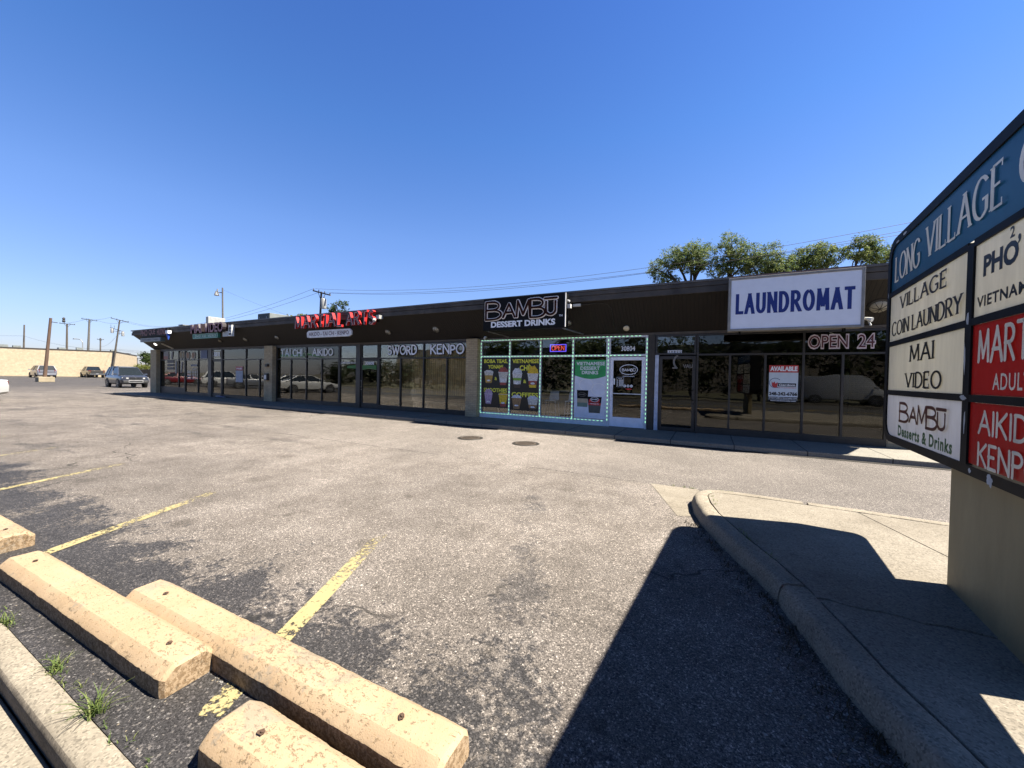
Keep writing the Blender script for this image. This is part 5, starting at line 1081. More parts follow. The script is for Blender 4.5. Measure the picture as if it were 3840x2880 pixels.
VB = [(-2.9, .95, .4, 1.5, 2.2), (-2.8, 1.0, .34, 1.5, 2.3), (0, 1.02, .32, 1.5, 2.3), (1.2, 1.01, .32, 1.3, 2.2), (1.9, .98, .34, 1.1, 1.35), (2.6, .92, .4, .9, 1.1), (2.8, .82, .45, .8, .95)]
vehicle('delivery_van', 'van', 'white delivery van on the street mirrored in the laundromat window', 9.2, -14.3, 0, WPAINT, VB, (.9, 1.0, 1.35, 1.95, 1.3, 2.18), (-1.8, 1.8), .36, 2.02, lam='sedan', z=.0)
vehicle('passing_suv', 'suv', 'black suv on the street mirrored in the laundromat window', 15.0, -10.4, 180, paint('black_car_paint', (.012, .012, .014)), SUVB, (-2.05, -1.7, .22, .92, 1.03, 1.70), (-1.32, 1.30), .37, 1.81, lam='suv', z=-.126)
# ================================================================== ON THE ROOF
GALV = mat('galvanised', (.33, .36, .34), .5, var=.2, scale=3)
t = thing('air_conditioner', (-32.2, 15.1, 4.12), 'white slim condenser unit with round fan grille on the roof behind MAI VIDEO', 'air conditioner')
m = MB(); m.box(-32.42, -32.08, 14.55, 15.65, 4.13, 5.58); m.build('case', mat('white_case', (.62, .62, .58), .5), t, bevel=.02)
m = MB()
for z in (4.85,):
    for r in (.36, .27, .18, .09):
        pts = [(-32.06, 15.1 + r * math.cos(a * math.pi / 12), z + r * math.sin(a * math.pi / 12)) for a in range(25)]; m.tube(pts, .014, 5, cap=False)
    for a in range(8): m.tube([(-32.06, 15.1, z), (-32.06, 15.1 + .36 * math.cos(a * math.pi / 4), z + .36 * math.sin(a * math.pi / 4))], .008, 4)
m.build('fan_grille', mat('fan_grille', (.10, .10, .08), .5), t)
t = thing('rooftop_unit', (-27.9, 16.7, 4.12), 'large grey green rooftop unit with dark front between the MAI VIDEO and MARTIAL ARTS letters', 'air conditioner')
m = MB(); m.box(-28.62, -27.22, 16.02, 17.6, 4.14, 5.78); m.build('case', GALV, t, bevel=.015)
m = MB(); m.box(-28.58, -27.27, 15.99, 16.018, 4.2, 5.72); m.build('front', mat('dark_front_face', (.018, .026, .03), .6, var=.5, scale=8), t)  # front panel coloured far darker than the case
m = MB(); m.rect(FR(15.985), -28.45, -28.35, 5.0, 5.55, -.003, .002); m.rect(FR(15.985), -27.6, -27.48, 4.9, 5.55, -.003, .002); m.flat([(-28.2, 4.8), (-27.9, 4.75), (-27.7, 5.1), (-27.75, 5.4), (-28.05, 5.3), (-28.2, 5.1)], FR(15.985), .002); m.build('patch', mat('pale_patch', (.45, .46, .46), .6), t)
t = thing('roof_vent', (-32.9, 13.4, 4.12), 'small grey roof vent box near the far end of the roof', 'vent')
m = MB(); m.box(-33.17, -32.62, 13.3, 13.8, 4.13, 4.80); m.box(-33.22, -32.57, 13.25, 13.85, 4.802, 4.86); m.build('case', GALV, t)
t = thing('roof_curb', (-32.0, 13.5, 4.12), 'low white roof box between the small vent and the white condenser', 'vent')
m = MB(); m.box(-32.45, -31.6, 13.3, 14.2, 4.13, 4.78); m.build('case', mat('white_membrane', (.62, .62, .60), .7), t, bevel=.02)
t = thing('roof_curb', (-25.9, 13.2, 4.12), 'low pale roof box right of the white condenser', 'vent')
m = MB(); m.box(-26.25, -25.55, 13.0, 13.9, 4.13, 4.70); m.build('case', GALV, t, bevel=.02)

# ================================================================== POLES AND WIRES
WOODP = NT('weathered_pole'); v = WOODP.coord(); vx, vy, vz = WOODP.sep(v)
WOODP.p(Base_Color=WOODP.ramp(WOODP.noise(WOODP.comb(vx, vy, WOODP.math('MULTIPLY', vz, .12)), 9, 4, .7), [(.3, (.04, .032, .024)), (.7, (.10, .083, .065))]), Roughness=.9); WOODP = WOODP.m
WOODG = mat('grey_pole_wood', (.20, .19, .17), .9, var=.3); TRANS = mat('transformer_grey', (.42, .43, .42), .5); TRANSD = mat('dark_fitting', (.05, .05, .05), .6)
def pole(base, top, r, label, arm=None, trans=(), extra=None, mt=WOODP, second=None, group='utility poles'):
    t = thing('utility_pole', base, label, 'utility pole', group)
    m = MB(); m.tube([base, top], [r * .8, r * .5], 10); m.build('pole', mt, t, smooth=True)
    top = Vector(top); bs = Vector(base); up = (top - bs).normalized(); pts = []
    if arm:
        a, b = Vector(arm[0]), Vector(arm[1]); m = MB(); d = (b - a).normalized(); s = d.cross(up).normalized() * .06; h = up * .06
        m.hexa([a - s - h, a + s - h, b + s - h, b - s - h], [a - s + h, a + s + h, b + s + h, b - s + h])
        c = (a + b) / 2
        for e in (.28, .72): m.tube([a + (b - a) * e, c - up * .8], .025, 5)
        m.build('crossarm', WOODG, t)
        m = MB()
        for e in (.03, .33, .67, .97): p = a + (b - a) * e; m.lathe([(.03, .06), (.05, .10), (.035, .14), (.05, .18), (.02, .24)], p, up, 8); pts.append(p + up * .24)
        m.build('insulator', TRANSD, t)
    for c in trans:
        m = MB(); m.lathe([(.05, -.5), (.24, -.48), (.25, .36), (.18, .46), (.05, .5)], c, (0, 0, 1), 14); m.tube([Vector(c) + Vector((.06, 0, .5)), Vector(c) + Vector((.08, 0, .75))], .04, 6); m.tube([c, (bs + up * ((Vector(c) - bs).dot(up)))], .05, 5); m.build('transformer', TRANS, t, smooth=True)
    if extra: extra(t)
    return pts
def wire(a, b, sag, label, r=.018):
    r *= .62; a, b = Vector(a), Vector(b); m = MB(); n = 26
    m.tube([a + (b - a) * (k / n) - Vector((0, 0, sag * 4 * (k / n) * (1 - k / n))) for k in range(n + 1)], r, 4)
    tag(m.build('power_line', TRANSD), label, 'power line', 'overhead lines')
# behind the shops
def lamp_g(t):
    m = MB(); m.tube([(-49.95, 24, 10.7), (-50.5, 23.8, 10.75)], .05, 6); m.lathe([(.12, .2), (.22, -.12), (.26, -.3), (.1, -.34)], (-50.65, 23.8, 10.7), (0, 0, 1), 12); m.lathe([(.07, 0), (.07, .25)], (-50.5, 23.8, 10.9), (0, 0, 1), 8); m.build('yard_light', TRANS, t, smooth=True)
pole((-49.55, 24, 0), (-49.85, 24, 11.26), .15, 'bare pole with a yard light near its top standing behind the white condenser', extra=lamp_g, mt=WOODG)
ph = pole((-33.2, 24, 0), (-32.72, 24, 9.35), .17, 'pole with one crossarm and a grey transformer rising behind the MARTIAL ARTS letters', arm=((-33.9, 24.0, 9.55), (-31.45, 24.0, 8.92)), trans=[(-32.25, 23.9, 8.2)])
for (z0, z1, sag, k, l) in ((9.72, 11.32, 2.27, 0, 'uppermost line from the transformer pole running right over the locust trees'), (9.3, 11.0, 2.21, 1, 'middle line from the transformer pole running right over the locust trees'), (9.15, 10.35, 1.74, 3, 'lowest line from the transformer pole running right over the locust trees')):
    wire((-33.6 + .7 * k, 24, z0), (24, 24, z1), sag, l, .016)
wire((-49.7, 24, 11.0), (-36.0, 26, 6.6), .15, 'slack wire dropping from the bare yard light pole', .012)
s6 = .93
p6a, p6b = Vector((-122.31, 36.29, 13.49)), Vector((-118.68, 38.14, 12.6))
sc6 = lambda p: Vector((p[0] * s6, p[1] * s6, 1.6 + (p[2] - 1.6) * s6))
def iron6(t):
    m = MB(); a, b = sc6((-122.4, 36.2, 11.3)), sc6((-119.6, 37.6, 10.4)); m.tube([a, b], .05, 5)
    for e in (.05, .3, .7, .95): m.tube([a + (b - a) * e, a + (b - a) * e + Vector((0, 0, .7 if e < .5 else -.9))], .03, 5)
    m.build('switch_bar', TRANSD, t)
pole(tuple(sc6((-121.9, 36.3, .0))), tuple(sc6((-120.5, 37.2, 13.1))), .24, 'leaning pole with crossarm and hanging transformers at the corner of the tan wall', arm=(sc6(p6a), sc6(p6b)), trans=[tuple(sc6((-122.0, 36.4, 10.6))), tuple(sc6((-119.7, 37.5, 9.9)))], extra=iron6)
pole((-151.2, 29.2, 0), (-151.06, 29.36, 12.34), .26, 'dark pole beyond the tan wall, leftmost of the row', mt=WOODP)
def insul(t):
    m = MB(); m.lathe([(.2, 0), (.3, .3), (.2, .6), (.28, .9), (.1, 1.2)], (-134.7, 32.0, 12.5), (0, 0, 1), 8); m.build('switch', TRANSD, t)
pole((-134.1, 32.3, 0), (-134.2, 32.4, 12.17), .30, 'pole with a crossarm and a bulky switch beyond the tan wall', arm=((-135.79, 31.59, 12.33), (-132.52, 33.26, 12.01)), extra=insul)
pole((-129.75, 34.5, 0), (-129.57, 34.81, 13.36), .34, 'thick grey pole with a wide crossarm beyond the tan wall', arm=((-131.24, 33.95, 13.46), (-127.97, 35.62, 13.0)), mt=WOODG)
pole((-155.3, 43.9, 0), (-155.43, 43.95, 10.67), .28, 'short dark pole with small fittings just above the right end of the tan wall', arm=((-156.2, 43.5, 10.3), (-154.6, 44.4, 10.2)))
pole((-189.0, 60.3, 0), (-189.07, 60.34, 7.9), .25, 'distant T shaped pole above the bushes', arm=((-190.5, 59.8, 7.8), (-187.6, 60.9, 7.7)))
pole((-212.2, 70.9, 0), (-212.2, 70.9, 6.9), .22, 'faint distant pole between the T shaped pole and the dark tree', arm=((-213.2, 70.5, 6.6), (-211.2, 71.3, 6.6)))
t = thing('street_lamp', (-159.65, 41.7, 0), 'distant curved arm street lamp above the tan wall', 'street lamp')
m = MB(); m.tube([(-159.65, 41.7, 0), (-159.9, 41.6, 9.4), (-160.5, 41.3, 10.2), (-161.8, 40.7, 10.3)], .10, 6); m.build('pole', TRANS, t); m = MB(); m.box(-162.8, -161.7, 40.4, 40.8, 10.2, 10.4); m.build('lamp_head', TRANS, t)
tops = [Vector((-135.6, 31.7, 12.5)), Vector((-131.1, 34.0, 13.7)), sc6((-122.2, 36.3, 13.7))]
wire((-151.06, 29.3, 9.6), (-260, -10, 13.5), 1.0, 'line running left from the leftmost dark pole', .03)
wire((-151.06, 29.3, 9.6), sc6((-121.2, 36.6, 6.2)), .8, 'sagging line across the row of poles above the tan wall', .03)
wire((-134, 32.4, 12.4), (-129.6, 34.8, 13.6), .15, 'short line between the switch pole and the thick grey pole', .03)
wire((-131.1, 34.0, 13.7), sc6((-122.2, 36.3, 13.7)), .5, 'line between the thick grey pole and the leaning pole', .03)
wire((-128.1, 35.6, 13.2), sc6((-118.9, 38.1, 12.8)), .6, 'lower line between the thick grey pole and the leaning pole', .03)
wire(sc6((-118.8, 38.1, 12.8)), (-33.8, 24, 9.75), 2.2, 'upper line from the leaning pole to the transformer pole', .022)
wire(sc6((-120, 37.4, 12.9)), (-32.9, 24, 9.35), 2.3, 'lower line from the leaning pole to the transformer pole', .022)
wire(sc6((-121.2, 36.6, 6.4)), (-60, 42, 4.6), .5, 'low line running right from the leaning pole to the shop roof', .025)
wire(sc6((-121.2, 36.6, 6.2)), (-60, 40, 3.9), .5, 'lowest line running right from the leaning pole to the shop roof', .025)
wire(sc6((-121, 36.8, 9.4)), (-155.4, 43.9, 8.4), .8, 'line from the leaning pole back to the short dark pole', .03)
# pole standing in the lot
t = thing('lot_pole', (-71.6, 15.5, 0), 'leaning brown wooden pole set in a pale concrete block in the parking lot', 'pole')
m = MB(); m.box(-72.25, -70.95, 14.85, 16.15, -.02, .60); m.build('block', mat('pale_block', (.52, .43, .28), .9, var=.2, scale=1.5), t, bevel=.05, local=False)
lp = NT('brown_pole'); v = lp.coord(); vx, vy, vz = lp.sep(v); lp.p(Base_Color=lp.ramp(lp.noise(lp.comb(vx, vy, lp.math('MULTIPLY', vz, .1)), 8, 4, .7), [(.3, (.065, .037, .024)), (.7, (.12, .075, .05))]), Roughness=.9)
m = MB(); m.tube([(-71.75, 15.5, .5), (-71.15, 15.85, 7.75)], [.175, .125], 10); m.build('pole', lp.m, t, smooth=True)
m = MB(); m.tube([(-71.15, 15.85, 7.3), (-70.7, 16.3, 7.2)], .04, 5); m.build('hook', TRANSD, t)

# ================================================================== FAR BUILDINGS, FENCE, TREES
TANB = brick_mat('tan_block', (.88 * .5, .72 * .5, .475 * .5), (.82 * .5, .66 * .5, .425 * .5), (.75 * .5, .62 * .5, .41 * .5), .8, .30)
a = Vector((-132.0, -4.0, 0)); b = Vector((-113.2, 34.2, 0)); d = (b - a).normalized(); nr = Vector((-d.y, d.x, 0))
t = thing('brick_building', tuple((a + b) / 2), 'long windowless tan brick building across the far side of the lot', 'building')
m = MB(); h = Vector((0, 0, 5.42)); m.hexa([a, b, b + nr * 25, a + nr * 25], [a + h, b + h, b + nr * 25 + h, a + nr * 25 + h]); m.build('wall', TANB, t)
m = MB(); o = -nr * .06; h2 = Vector((0, 0, 5.62)); m.hexa([a + h + o, b + h + o + d * .06, b + h + nr * 25 + d * .06, a + h + nr * 25], [a + h2 + o, b + h2 + o + d * .06, b + h2 + nr * 25 + d * .06, a + h2 + nr * 25]); ro = m.build('coping', mat('dark_coping', (.10, .08, .06), .7), t)
for e, w_, hh in ((.62, 1.2, .5), (.66, .6, .4), (.80, .9, .35), (.86, .4, .5), (.98, .5, .3)):
    p = a + (b - a) * e + nr * 4; m = MB(); m.box(p.x - w_ * .6, p.x + w_ * .6, p.y - .5, p.y + .5, 5.6, 5.7 + hh); m.build('roof_box', GALV, ro)
m = MB(); p0 = a - nr * .02; m.hexa([a - nr * .5, b - nr * .5, b, a], [a - nr * .5 + Vector((0, 0, .12)), b - nr * .5 + Vector((0, 0, .12)), b + Vector((0, 0, .12)), a + Vector((0, 0, .12))]); struct(m.build('kerb_strip', CONC))
t = thing('board_fence', (-109, 38.5, 0), 'dark solid fence behind the suv', 'fence')
m = MB(); a, b = Vector((-114, 35.6, 0)), Vector((-88, 47.5, 0)); nn = 26
for i in range(nn):
    p, q = a + (b - a) * (i / nn), a + (b - a) * ((i + .97) / nn); o = Vector((.05, .1, 0)); m.hexa([p, q, q + o, p + o], [p + Vector((0, 0, 1.85)), q + Vector((0, 0, 1.85)), q + o + Vector((0, 0, 1.85)), p + o + Vector((0, 0, 1.85))])
m.build('boards', mat('dark_fence', (.022, .018, .016), .8, var=.3), t)
def leaf_mats(name, cols):
    r = []; cols = [tuple(x * KS * 1.7 for x in c) for c in cols]
    for i, c in enumerate(cols):
        q = NT('%s_leaf_%s' % (name, 'abcdef'[i])); q.p(Base_Color=c, Roughness=.55); q.b.inputs['Specular IOR Level'].default_value = .25
        tl = q.n('BsdfTranslucent', {'Color': mul(c, 1.3)}).outputs[0]
        q.t.links.new(q.n('MixShader', {0: .42, 1: q.b.outputs[0], 2: tl}).outputs[0], q.out.inputs[0]); r.append(q.m)
    return r
LOCUST = leaf_mats('locust', [(.150, .195, .055), (.110, .155, .050), (.07, .11, .04), (.205, .235, .08)])
HEDGE = leaf_mats('hedge', [(.020, .030, .011), (.034, .046, .016)])
OAK = leaf_mats('oak', [(.045, .075, .020), (.075, .105, .028), (.025, .045, .014)])
BUSH = leaf_mats('bush', [(.10, .115, .035), (.14, .13, .05), (.055, .07, .025)])
YELL = leaf_mats('yellowish', [(.15, .17, .035), (.10, .13, .03), (.20, .20, .05)])
BARK = mat('dark_bark', (.055, .042, .032), .9, var=.4, scale=12)
def leaves(mb, c, rad, n, sz, rr, flat=.75, nm=4, clumps=14, spread=.42):
    """leaf sprays gathered in clumps through an ellipsoid, leaving gaps"""
    cl = []
    for _ in range(clumps):
        while True:
            p = Vector((rr.uniform(-1, 1), rr.uniform(-1, 1), rr.uniform(-1, 1)))
            if .35 < p.length < 1: break
        cl.append((Vector((c[0] + p.x * rad[0], c[1] + p.y * rad[1], c[2] + p.z * rad[2])), rr.uniform(.5, 1.15) * spread * min(rad), rr.randrange(nm)))
    for i in range(n):
        k, s, mi = cl[rr.randrange(clumps)]
        q = Vector((rr.gauss(0, 1), rr.gauss(0, 1), rr.gauss(0, flat))) * s * .62
        p = k + q; a = Vector((rr.uniform(-1, 1), rr.uniform(-1, 1), rr.uniform(-.7, .5))).normalized(); b = a.cross(Vector((rr.uniform(-1, 1), rr.uniform(-1, 1), rr.uniform(-1, 1)))).normalized()
        L = sz * rr.uniform(.6, 1.5); w_ = L * rr.uniform(.28, .45)
        mb.poly([p - a * L / 2, p + b * w_ / 2, p + a * L / 2, p - b * w_ / 2], mi if rr.random() < .65 else rr.randrange(nm))
def limb(mb, a, b, r0, r1, rr, bend=.12, n=7):
    a, b = Vector(a), Vector(b); L = (b - a).length; o = Vector((rr.uniform(-1, 1), rr.uniform(-1, 1), rr.uniform(-.2, .6))) * L * bend
    pts = [a + (b - a) * (k / n) + o * math.sin(math.pi * k / n) + Vector((rr.uniform(-1, 1), rr.uniform(-1, 1), 0)) * L * .012 for k in range(n + 1)]
    mb.tube(pts, [r0 + (r1 - r0) * k / n for k in range(n + 1)], 7); return pts
def tree(name, base, lobes, label, mats, n, sz, seed, fork=None, r0=.16, group=None, cat='tree', clumps=12, flat=.75, spread=.42):
    rr = random.Random(seed); t = thing(name, base, label, cat, group); m = MB(); fk = Vector(fork or (base[0], base[1], base[2] + .5 * (lobes[0][0][2] - base[2])))
    limb(m, base, fk, r0, r0 * .75, rr, .05)
    tot = sum(l[1][0] * l[1][2] for l in lobes)
    for c, rad in lobes:
        e = limb(m, fk, (c[0], c[1], c[2] - rad[2] * .2), r0 * .6, r0 * .22, rr, .16)
        for _ in range(5):
            s = e[rr.randrange(3, 7)]; limb(m, s, (c[0] + rr.uniform(-.85, .85) * rad[0], c[1] + rr.uniform(-.8, .8) * rad[1], c[2] + rr.uniform(-.3, .85) * rad[2]), r0 * .28, r0 * .06, rr, .1, 5)
    m.build('trunk', BARK, t, smooth=True)
    m = MB()
    for c, rad in lobes: leaves(m, c, rad, int(n * rad[0] * rad[2] / tot), sz, rr, flat, len(mats), clumps, spread)
    m.build('crown', mats, t)
K = 26 / 22
def sc(x, z): return (x * K, 26.0, 1.6 + (z - 1.6) * K)
def lob(x, z, rx, rz): c = sc(x, z); return ((c[0], 26 + random.uniform(-.5, .5), c[2]), (rx * K, rx * K * .9, rz * K))
GL_ = 'locust trees behind the laundromat roof'
tree('locust_tree', (-.9 * K, 26, 0), [lob(-2.45, 7.55, .75, .55), lob(-1.75, 8.0, .8, .55), lob(-.75, 8.25, .85, .62), lob(-.3, 7.75, .6, .6), lob(-2.2, 7.0, .7, .3), lob(-1.3, 8.1, .8, .5), lob(-1.0, 7.5, .7, .4)], 'wide spreading locust tree with bare dark limbs, leftmost behind the roof', LOCUST, 15500, .105, 11, fork=(-1.0 * K, 26, 7.0), r0=.17, group=GL_, clumps=64, spread=.31)
tree('locust_tree', (.6 * K, 26.6, 0), [lob(.75, 8.45, .62, .6), lob(1.15, 7.9, .6, .6), lob(.55, 7.5, .5, .5), lob(1.2, 7.3, .7, .5), lob(.3, 7.1, .6, .4)], 'tallest, airiest locust tree, second from the left behind the roof', LOCUST, 9500, .10, 12, fork=(.62 * K, 26.6, 7.4), r0=.13, group=GL_, clumps=50, spread=.31)
tree('locust_tree', (2.2 * K, 26, 0), [lob(2.2, 7.6, .75, .62), lob(2.75, 7.2, .6, .5), lob(1.7, 7.3, .65, .5), lob(3.0, 6.9, .6, .45), lob(2.2, 7.0, .9, .5)], 'dense locust tree standing behind the left half of the white LAUNDROMAT box', LOCUST, 12500, .10, 13, r0=.14, group=GL_, clumps=56, spread=.33)
tree('locust_tree', (4.1 * K, 26, 0), [lob(4.1, 7.6, .8, .55), lob(3.6, 7.2, .55, .5), lob(4.7, 7.3, .65, .5), lob(4.1, 7.0, 1.0, .5)], 'rounded locust tree over the middle of the white LAUNDROMAT box', LOCUST[1:] + LOCUST[:1], 12500, .10, 14, r0=.14, group=GL_, clumps=56, spread=.33)
tree('locust_tree', (5.9 * K, 26, 0), [lob(5.7, 7.4, .7, .5), lob(6.4, 7.2, .7, .45), lob(7.3, 7.0, .7, .4)], 'locust tree half hidden by the tall tenant sign', LOCUST, 11500, .10, 15, r0=.14, group=GL_, clumps=56, spread=.33)
tree('leafy_tree', (-37, 24.5, 0), [((-37.2, 24.5, 7.0), (1.5, 1.3, 1.0)), ((-36.2, 24.5, 6.5), (1.1, 1.0, .8))], 'yellow green tree top showing right of the grey green rooftop unit', YELL, 1800, .26, 21, r0=.16, clumps=16)
tree('leafy_tree', (-31.3, 25, 0), [((-31.6, 25, 7.9), (.75, .8, 1.0)), ((-31.0, 25, 7.0), (.9, .8, .8)), ((-32.2, 25, 7.1), (.7, .8, .8))], 'dark green tree right beside the transformer pole', OAK, 2200, .2, 22, r0=.16, clumps=14)
tree('leafy_tree', (-30.4, 26, 0), [((-30.9, 26, 7.0), (1.2, 1.0, .7)), ((-29.9, 26, 6.7), (1.2, .9, .6))], 'low green tree top behind the second word of the red letters', BUSH[:1] + OAK[:2], 1500, .2, 23, r0=.14, clumps=12)
tree('round_tree', (-143.5, 50, 0), [((-144, 50, 5.3), (2.0, 1.8, 1.3)), ((-142.6, 50.4, 4.6), (1.7, 1.6, 1.2))], 'dark round tree beyond the fence by the far corner of the shops', OAK, 1500, .55, 24, r0=.3, clumps=14)
rb = random.Random(31)
for i, (x, y, w_, h_, l, mm) in enumerate(((-136.5, 41.6, 2.6, 1.7, 'olive bush at the left end of the hedge row, beside the leaning pole', BUSH), (-133.5, 43.2, 2.4, 1.8, 'brownish bush second along the fence', BUSH[::-1]), (-130.6, 44.6, 2.4, 2.0, 'yellow green bush in the middle of the fence row', YELL), (-127.8, 46.0, 2.4, 2.1, 'bright bush under the dark round tree', YELL[:2] + BUSH[:1]), (-125.0, 47.8, 2.4, 2.2, 'bush at the right end of the fence row, touching the shop corner', BUSH))):
    tree('bush', (x, y, 0), [((x, y, h_ * .95), (w_, 1.8, h_ * .9)), ((x + 1.0, y + .5, h_ * .8), (w_ * .7, 1.4, h_ * .7))], l, mm, 900, .5, 40 + i, r0=.12, group='bushes behind the dark fence', cat='bush', clumps=14, spread=.5)
# across the street, behind the camera: only seen mirrored in the glass
t = thing('warehouse', (-12, -39, 0), 'beige ribbed warehouse across the street mirrored in the shop windows', 'building')
m = MB(); m.box(-60, 24, -52, -38, 0, 6.6); m.build('wall', groove_mat('ribbed_beige', (.20, .17, .125), (.24, .205, .15), .9), t); m = MB(); m.box(-60.2, 24.2, -52.2, -37.8, 6.601, 7.0); m.build('roof', BRONZE, t)
for i, (x, y, s_, l) in enumerate(((-24, -21, 1.0, 'broad street tree mirrored above the boba poster'), (-13, -20, .9, 'street tree mirrored around the neon sign'), (12, -24, 1.2, 'dark street tree mirrored in the laundromat window'), (26, -22, 1.2, 'far street tree mirrored at the edge of the laundromat window'))):
    tree('street_tree', (x, y, 0), [((x, y, 5.2 * s_), (2.8, 2.4, 1.9)), ((x + 1.8, y, 6.2 * s_), (2.2, 2.0, 1.6)), ((x - 1.6, y, 6.0 * s_), (2.2, 2.0, 1.6))], l, OAK, 1800, .5, 60 + i, r0=.2, group='trees across the street', clumps=20)

for i in range(15):
    x = -52 + 5.6 * i; rr = random.Random(80 + i); hh = (1.9 if x < -16 else 3.4) + .5 * rr.random(); tz = hh * .95  # right-hand trees made taller to block sky light from the shop fronts
    tree('hedge_tree', (x, -16.5, 0), [((x, -16.5, hh), (2.9, 1.6, tz)), ((x + 2.2, -17, hh - .4), (2.2, 1.4, tz * .85))], 'dark bushy street tree in the row mirrored in the shop windows', HEDGE, 1900, .42, 80 + i, r0=.14, group='dark tree row across the street', clumps=26, spread=.55)

# ================================================================== WEEDS, STONES, LITTER
def blades(mb, c, n, L, rr, lean=.7, wd=.004, nm=3):
    for _ in range(n):
        a = rr.uniform(0, 2 * math.pi); l = L * rr.uniform(.45, 1.15); q = lean * rr.uniform(.3, 1.2); b = Vector((c[0] + rr.gauss(0, .022), c[1] + rr.gauss(0, .016), c[2])); d = Vector((math.cos(a), math.sin(a), 0)); s = Vector((-d.y, d.x, 0)) * wd * rr.uniform(.7, 1.3); mi = rr.randrange(nm)
        pts = [b + d * l * q * k * k + Vector((0, 0, l * (k - .42 * q * k * k))) for k in (0, .35, .7, 1.0)]
        for j in range(3):
            w0, w1 = 1 - j * .28, 1 - (j + 1) * .28
            mb.poly([pts[j] - s * w0, pts[j] + s * w0, pts[j + 1] + s * w1, pts[j + 1] - s * w1], mi)
GRASS = leaf_mats('kerb_grass', [(.14, .19, .05), (.22, .25, .08), (.10, .15, .04)]); DRY = leaf_mats('dry_weed', [(.05, .042, .022), (.09, .07, .035), (.03, .03, .016)])
rg = random.Random(77)
for x, y, n, L, l in ((-3.06, .70, 46, .075, 'small grass tuft in the kerb crack beside the nearest wheel stop'), (-2.50, .69, 60, .12, 'larger sprawling grass tuft in the kerb crack, nearest the camera'), (-3.87, .68, 34, .07, 'tiny grass tuft in the kerb crack at the left edge of the view')):
    m = MB(); blades(m, (x, y, .004), n, L, rg, 1.0, .0035); tag(m.build('grass_tuft', GRASS), l, 'grass tuft', 'grass tufts along the street kerb')
m = MB()
for (x, y) in [(.335, 4.28), (.36, 4.2), (.385, 4.12), (.30, 4.38), (.47, 3.88), (.52, 3.78), (.08, 5.3), (.06, 5.45), (.12, 5.15), (.2, 5.77), (.28, 5.79), (-.45, 6.29), (-.3, 6.30), (-.2, 6.3)]: blades(m, (x, y, .14 if x > .05 and y < 6 else .003), 9, .05, rg, .9, .003)
for _ in range(26): blades(m, (rg.uniform(-4.2, -1.7), .683 + rg.uniform(-.006, .02), .003), 5, .03, rg, 1.0, .003)
w_ = m.build('weeds', GRASS); w_['kind'] = 'stuff'; w_['label'] = 'small green weeds in the joints of the island'; w_['category'] = 'weeds'
m = MB()
for _ in range(170):
    k = rg.random() * (len(near_out) - 5); i = int(k) + 2; a, b = near_out[i], near_out[i + 1]; e = k - int(k); x = a[0] + (b[0] - a[0]) * e - abs(rg.gauss(0, .09)) - .02; y = a[1] + (b[1] - a[1]) * e
    blades(m, (x, y, .002), 4, .05, rg, 1.3, .003)
w_ = m.build('dry_weeds', DRY); w_['kind'] = 'stuff'; w_['label'] = 'dry dark weeds and dirt along the foot of the island kerb'; w_['category'] = 'weeds'
STONE = [mat('pale_stone', (.42, .40, .37), .9, var=.2, scale=40), mat('grey_stone', (.22, .21, .20), .9, var=.2, scale=40), mat('tan_stone', (.34, .28, .20), .9, var=.2, scale=40)]
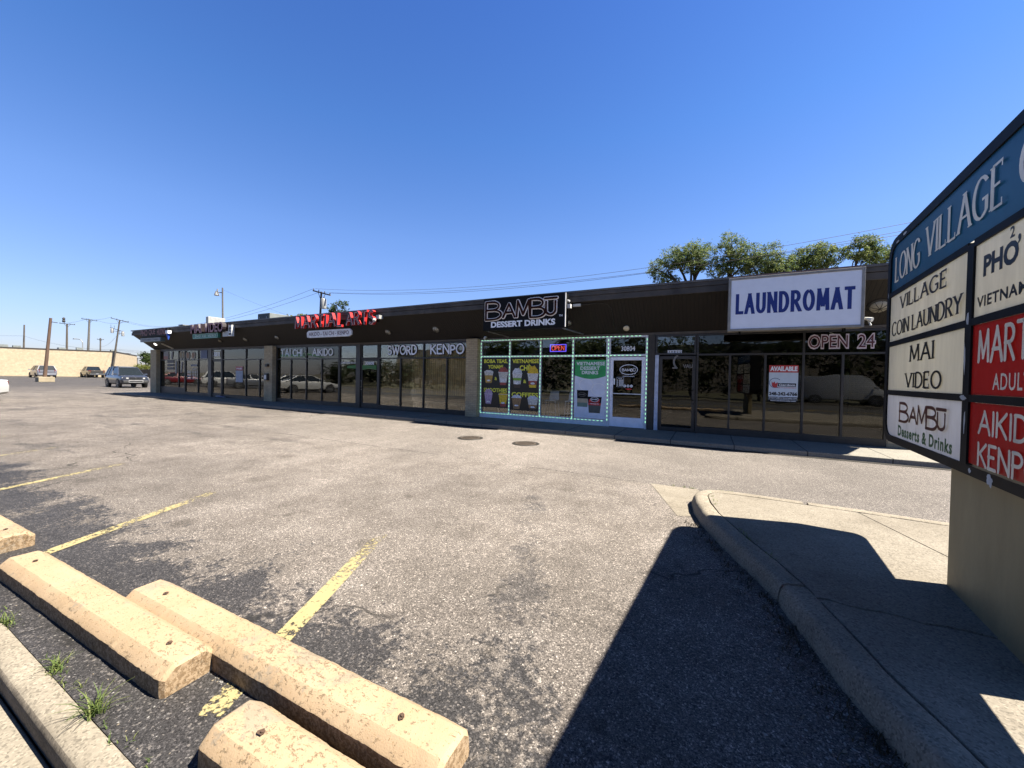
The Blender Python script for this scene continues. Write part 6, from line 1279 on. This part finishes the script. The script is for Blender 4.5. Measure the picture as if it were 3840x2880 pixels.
def stone(mb, x, y, s, rr):
    b = len(mb.v); q = [(1, 0, 0), (-1, 0, 0), (0, 1, 0), (0, -1, 0), (0, 0, 1), (0, 0, -1), (.6, .6, .5), (-.6, .5, .5), (.5, -.6, .5), (-.6, -.6, .5)]
    a = rr.uniform(0, 6.3); ca, sa = math.cos(a), math.sin(a); sx, sy, sz_ = s * rr.uniform(.7, 1.5), s * rr.uniform(.6, 1.0), s * rr.uniform(.4, .8)
    for px, py, pz in q: px *= sx * rr.uniform(.8, 1.15); py *= sy * rr.uniform(.8, 1.15); mb.add((x + px * ca - py * sa, y + px * sa + py * ca, sz_ * .5 + pz * sz_))
    mi = rr.choice((0, 0, 1, 2))
    for f in ((4, 6, 7), (4, 7, 9), (4, 9, 8), (4, 8, 6), (6, 0, 2), (6, 2, 7), (7, 2, 1), (7, 1, 9), (9, 1, 3), (9, 3, 8), (8, 3, 0), (8, 0, 6), (0, 5, 2), (2, 5, 1), (1, 5, 3), (3, 5, 0)): mb.f.append([b + i for i in f]); mb.m.append(mi)
m = MB()
for _ in range(800):
    k = rg.random(); y = 1.35 + 2.4 * k ** 1.2; i = min(range(len(near_out)), key=lambda i: abs(near_out[i][1] - y)); x = near_out[i][0] - .04 - abs(rg.gauss(0, .24)); stone(m, x, y, rg.choice((.003, .004, .005, .006, .009)), rg)
for _ in range(150): stone(m, rg.gauss(-2.22, .07), rg.gauss(1.12, .035), rg.choice((.003, .004, .006)), rg)
for _ in range(450): stone(m, rg.uniform(-6.5, .6), rg.uniform(.72, 5.0), rg.choice((.002, .003, .003, .005)), rg)
for _ in range(120): stone(m, rg.uniform(-4.2, -1.4), rg.uniform(.70, .84), rg.choice((.002, .003, .005)), rg)
w_ = m.build('gravel', STONE); w_['kind'] = 'stuff'; w_['label'] = 'loose pale stones scattered on the asphalt'; w_['category'] = 'gravel'
t = thing('litter_bag', (-25.0, 12.0, .12), 'crumpled white and purple plastic bag lying on the walk by door 30818', 'litter')
m = MB(); rr = random.Random(4)
for cx, w_, hh in ((-25.35, .26, .14), (-25.0, .24, .11), (-24.7, .14, .08)):
    m.loft([[(cx + w_ * math.sin(math.pi * k / 8) * math.cos(a) * rr.uniform(.7, 1.15), 12.02 + .10 * math.sin(math.pi * k / 8) * math.sin(a) * rr.uniform(.7, 1.1), .125 + hh * (k / 8) * rr.uniform(.85, 1.1)) for a in [j * math.pi / 5 for j in range(10)]] for k in range(1, 8)], m=0 if cx != -25.0 else 1)
m.build('bag', [mat('white_plastic', (.6, .6, .66), .4), mat('purple_plastic', (.30, .27, .50), .4)], t)
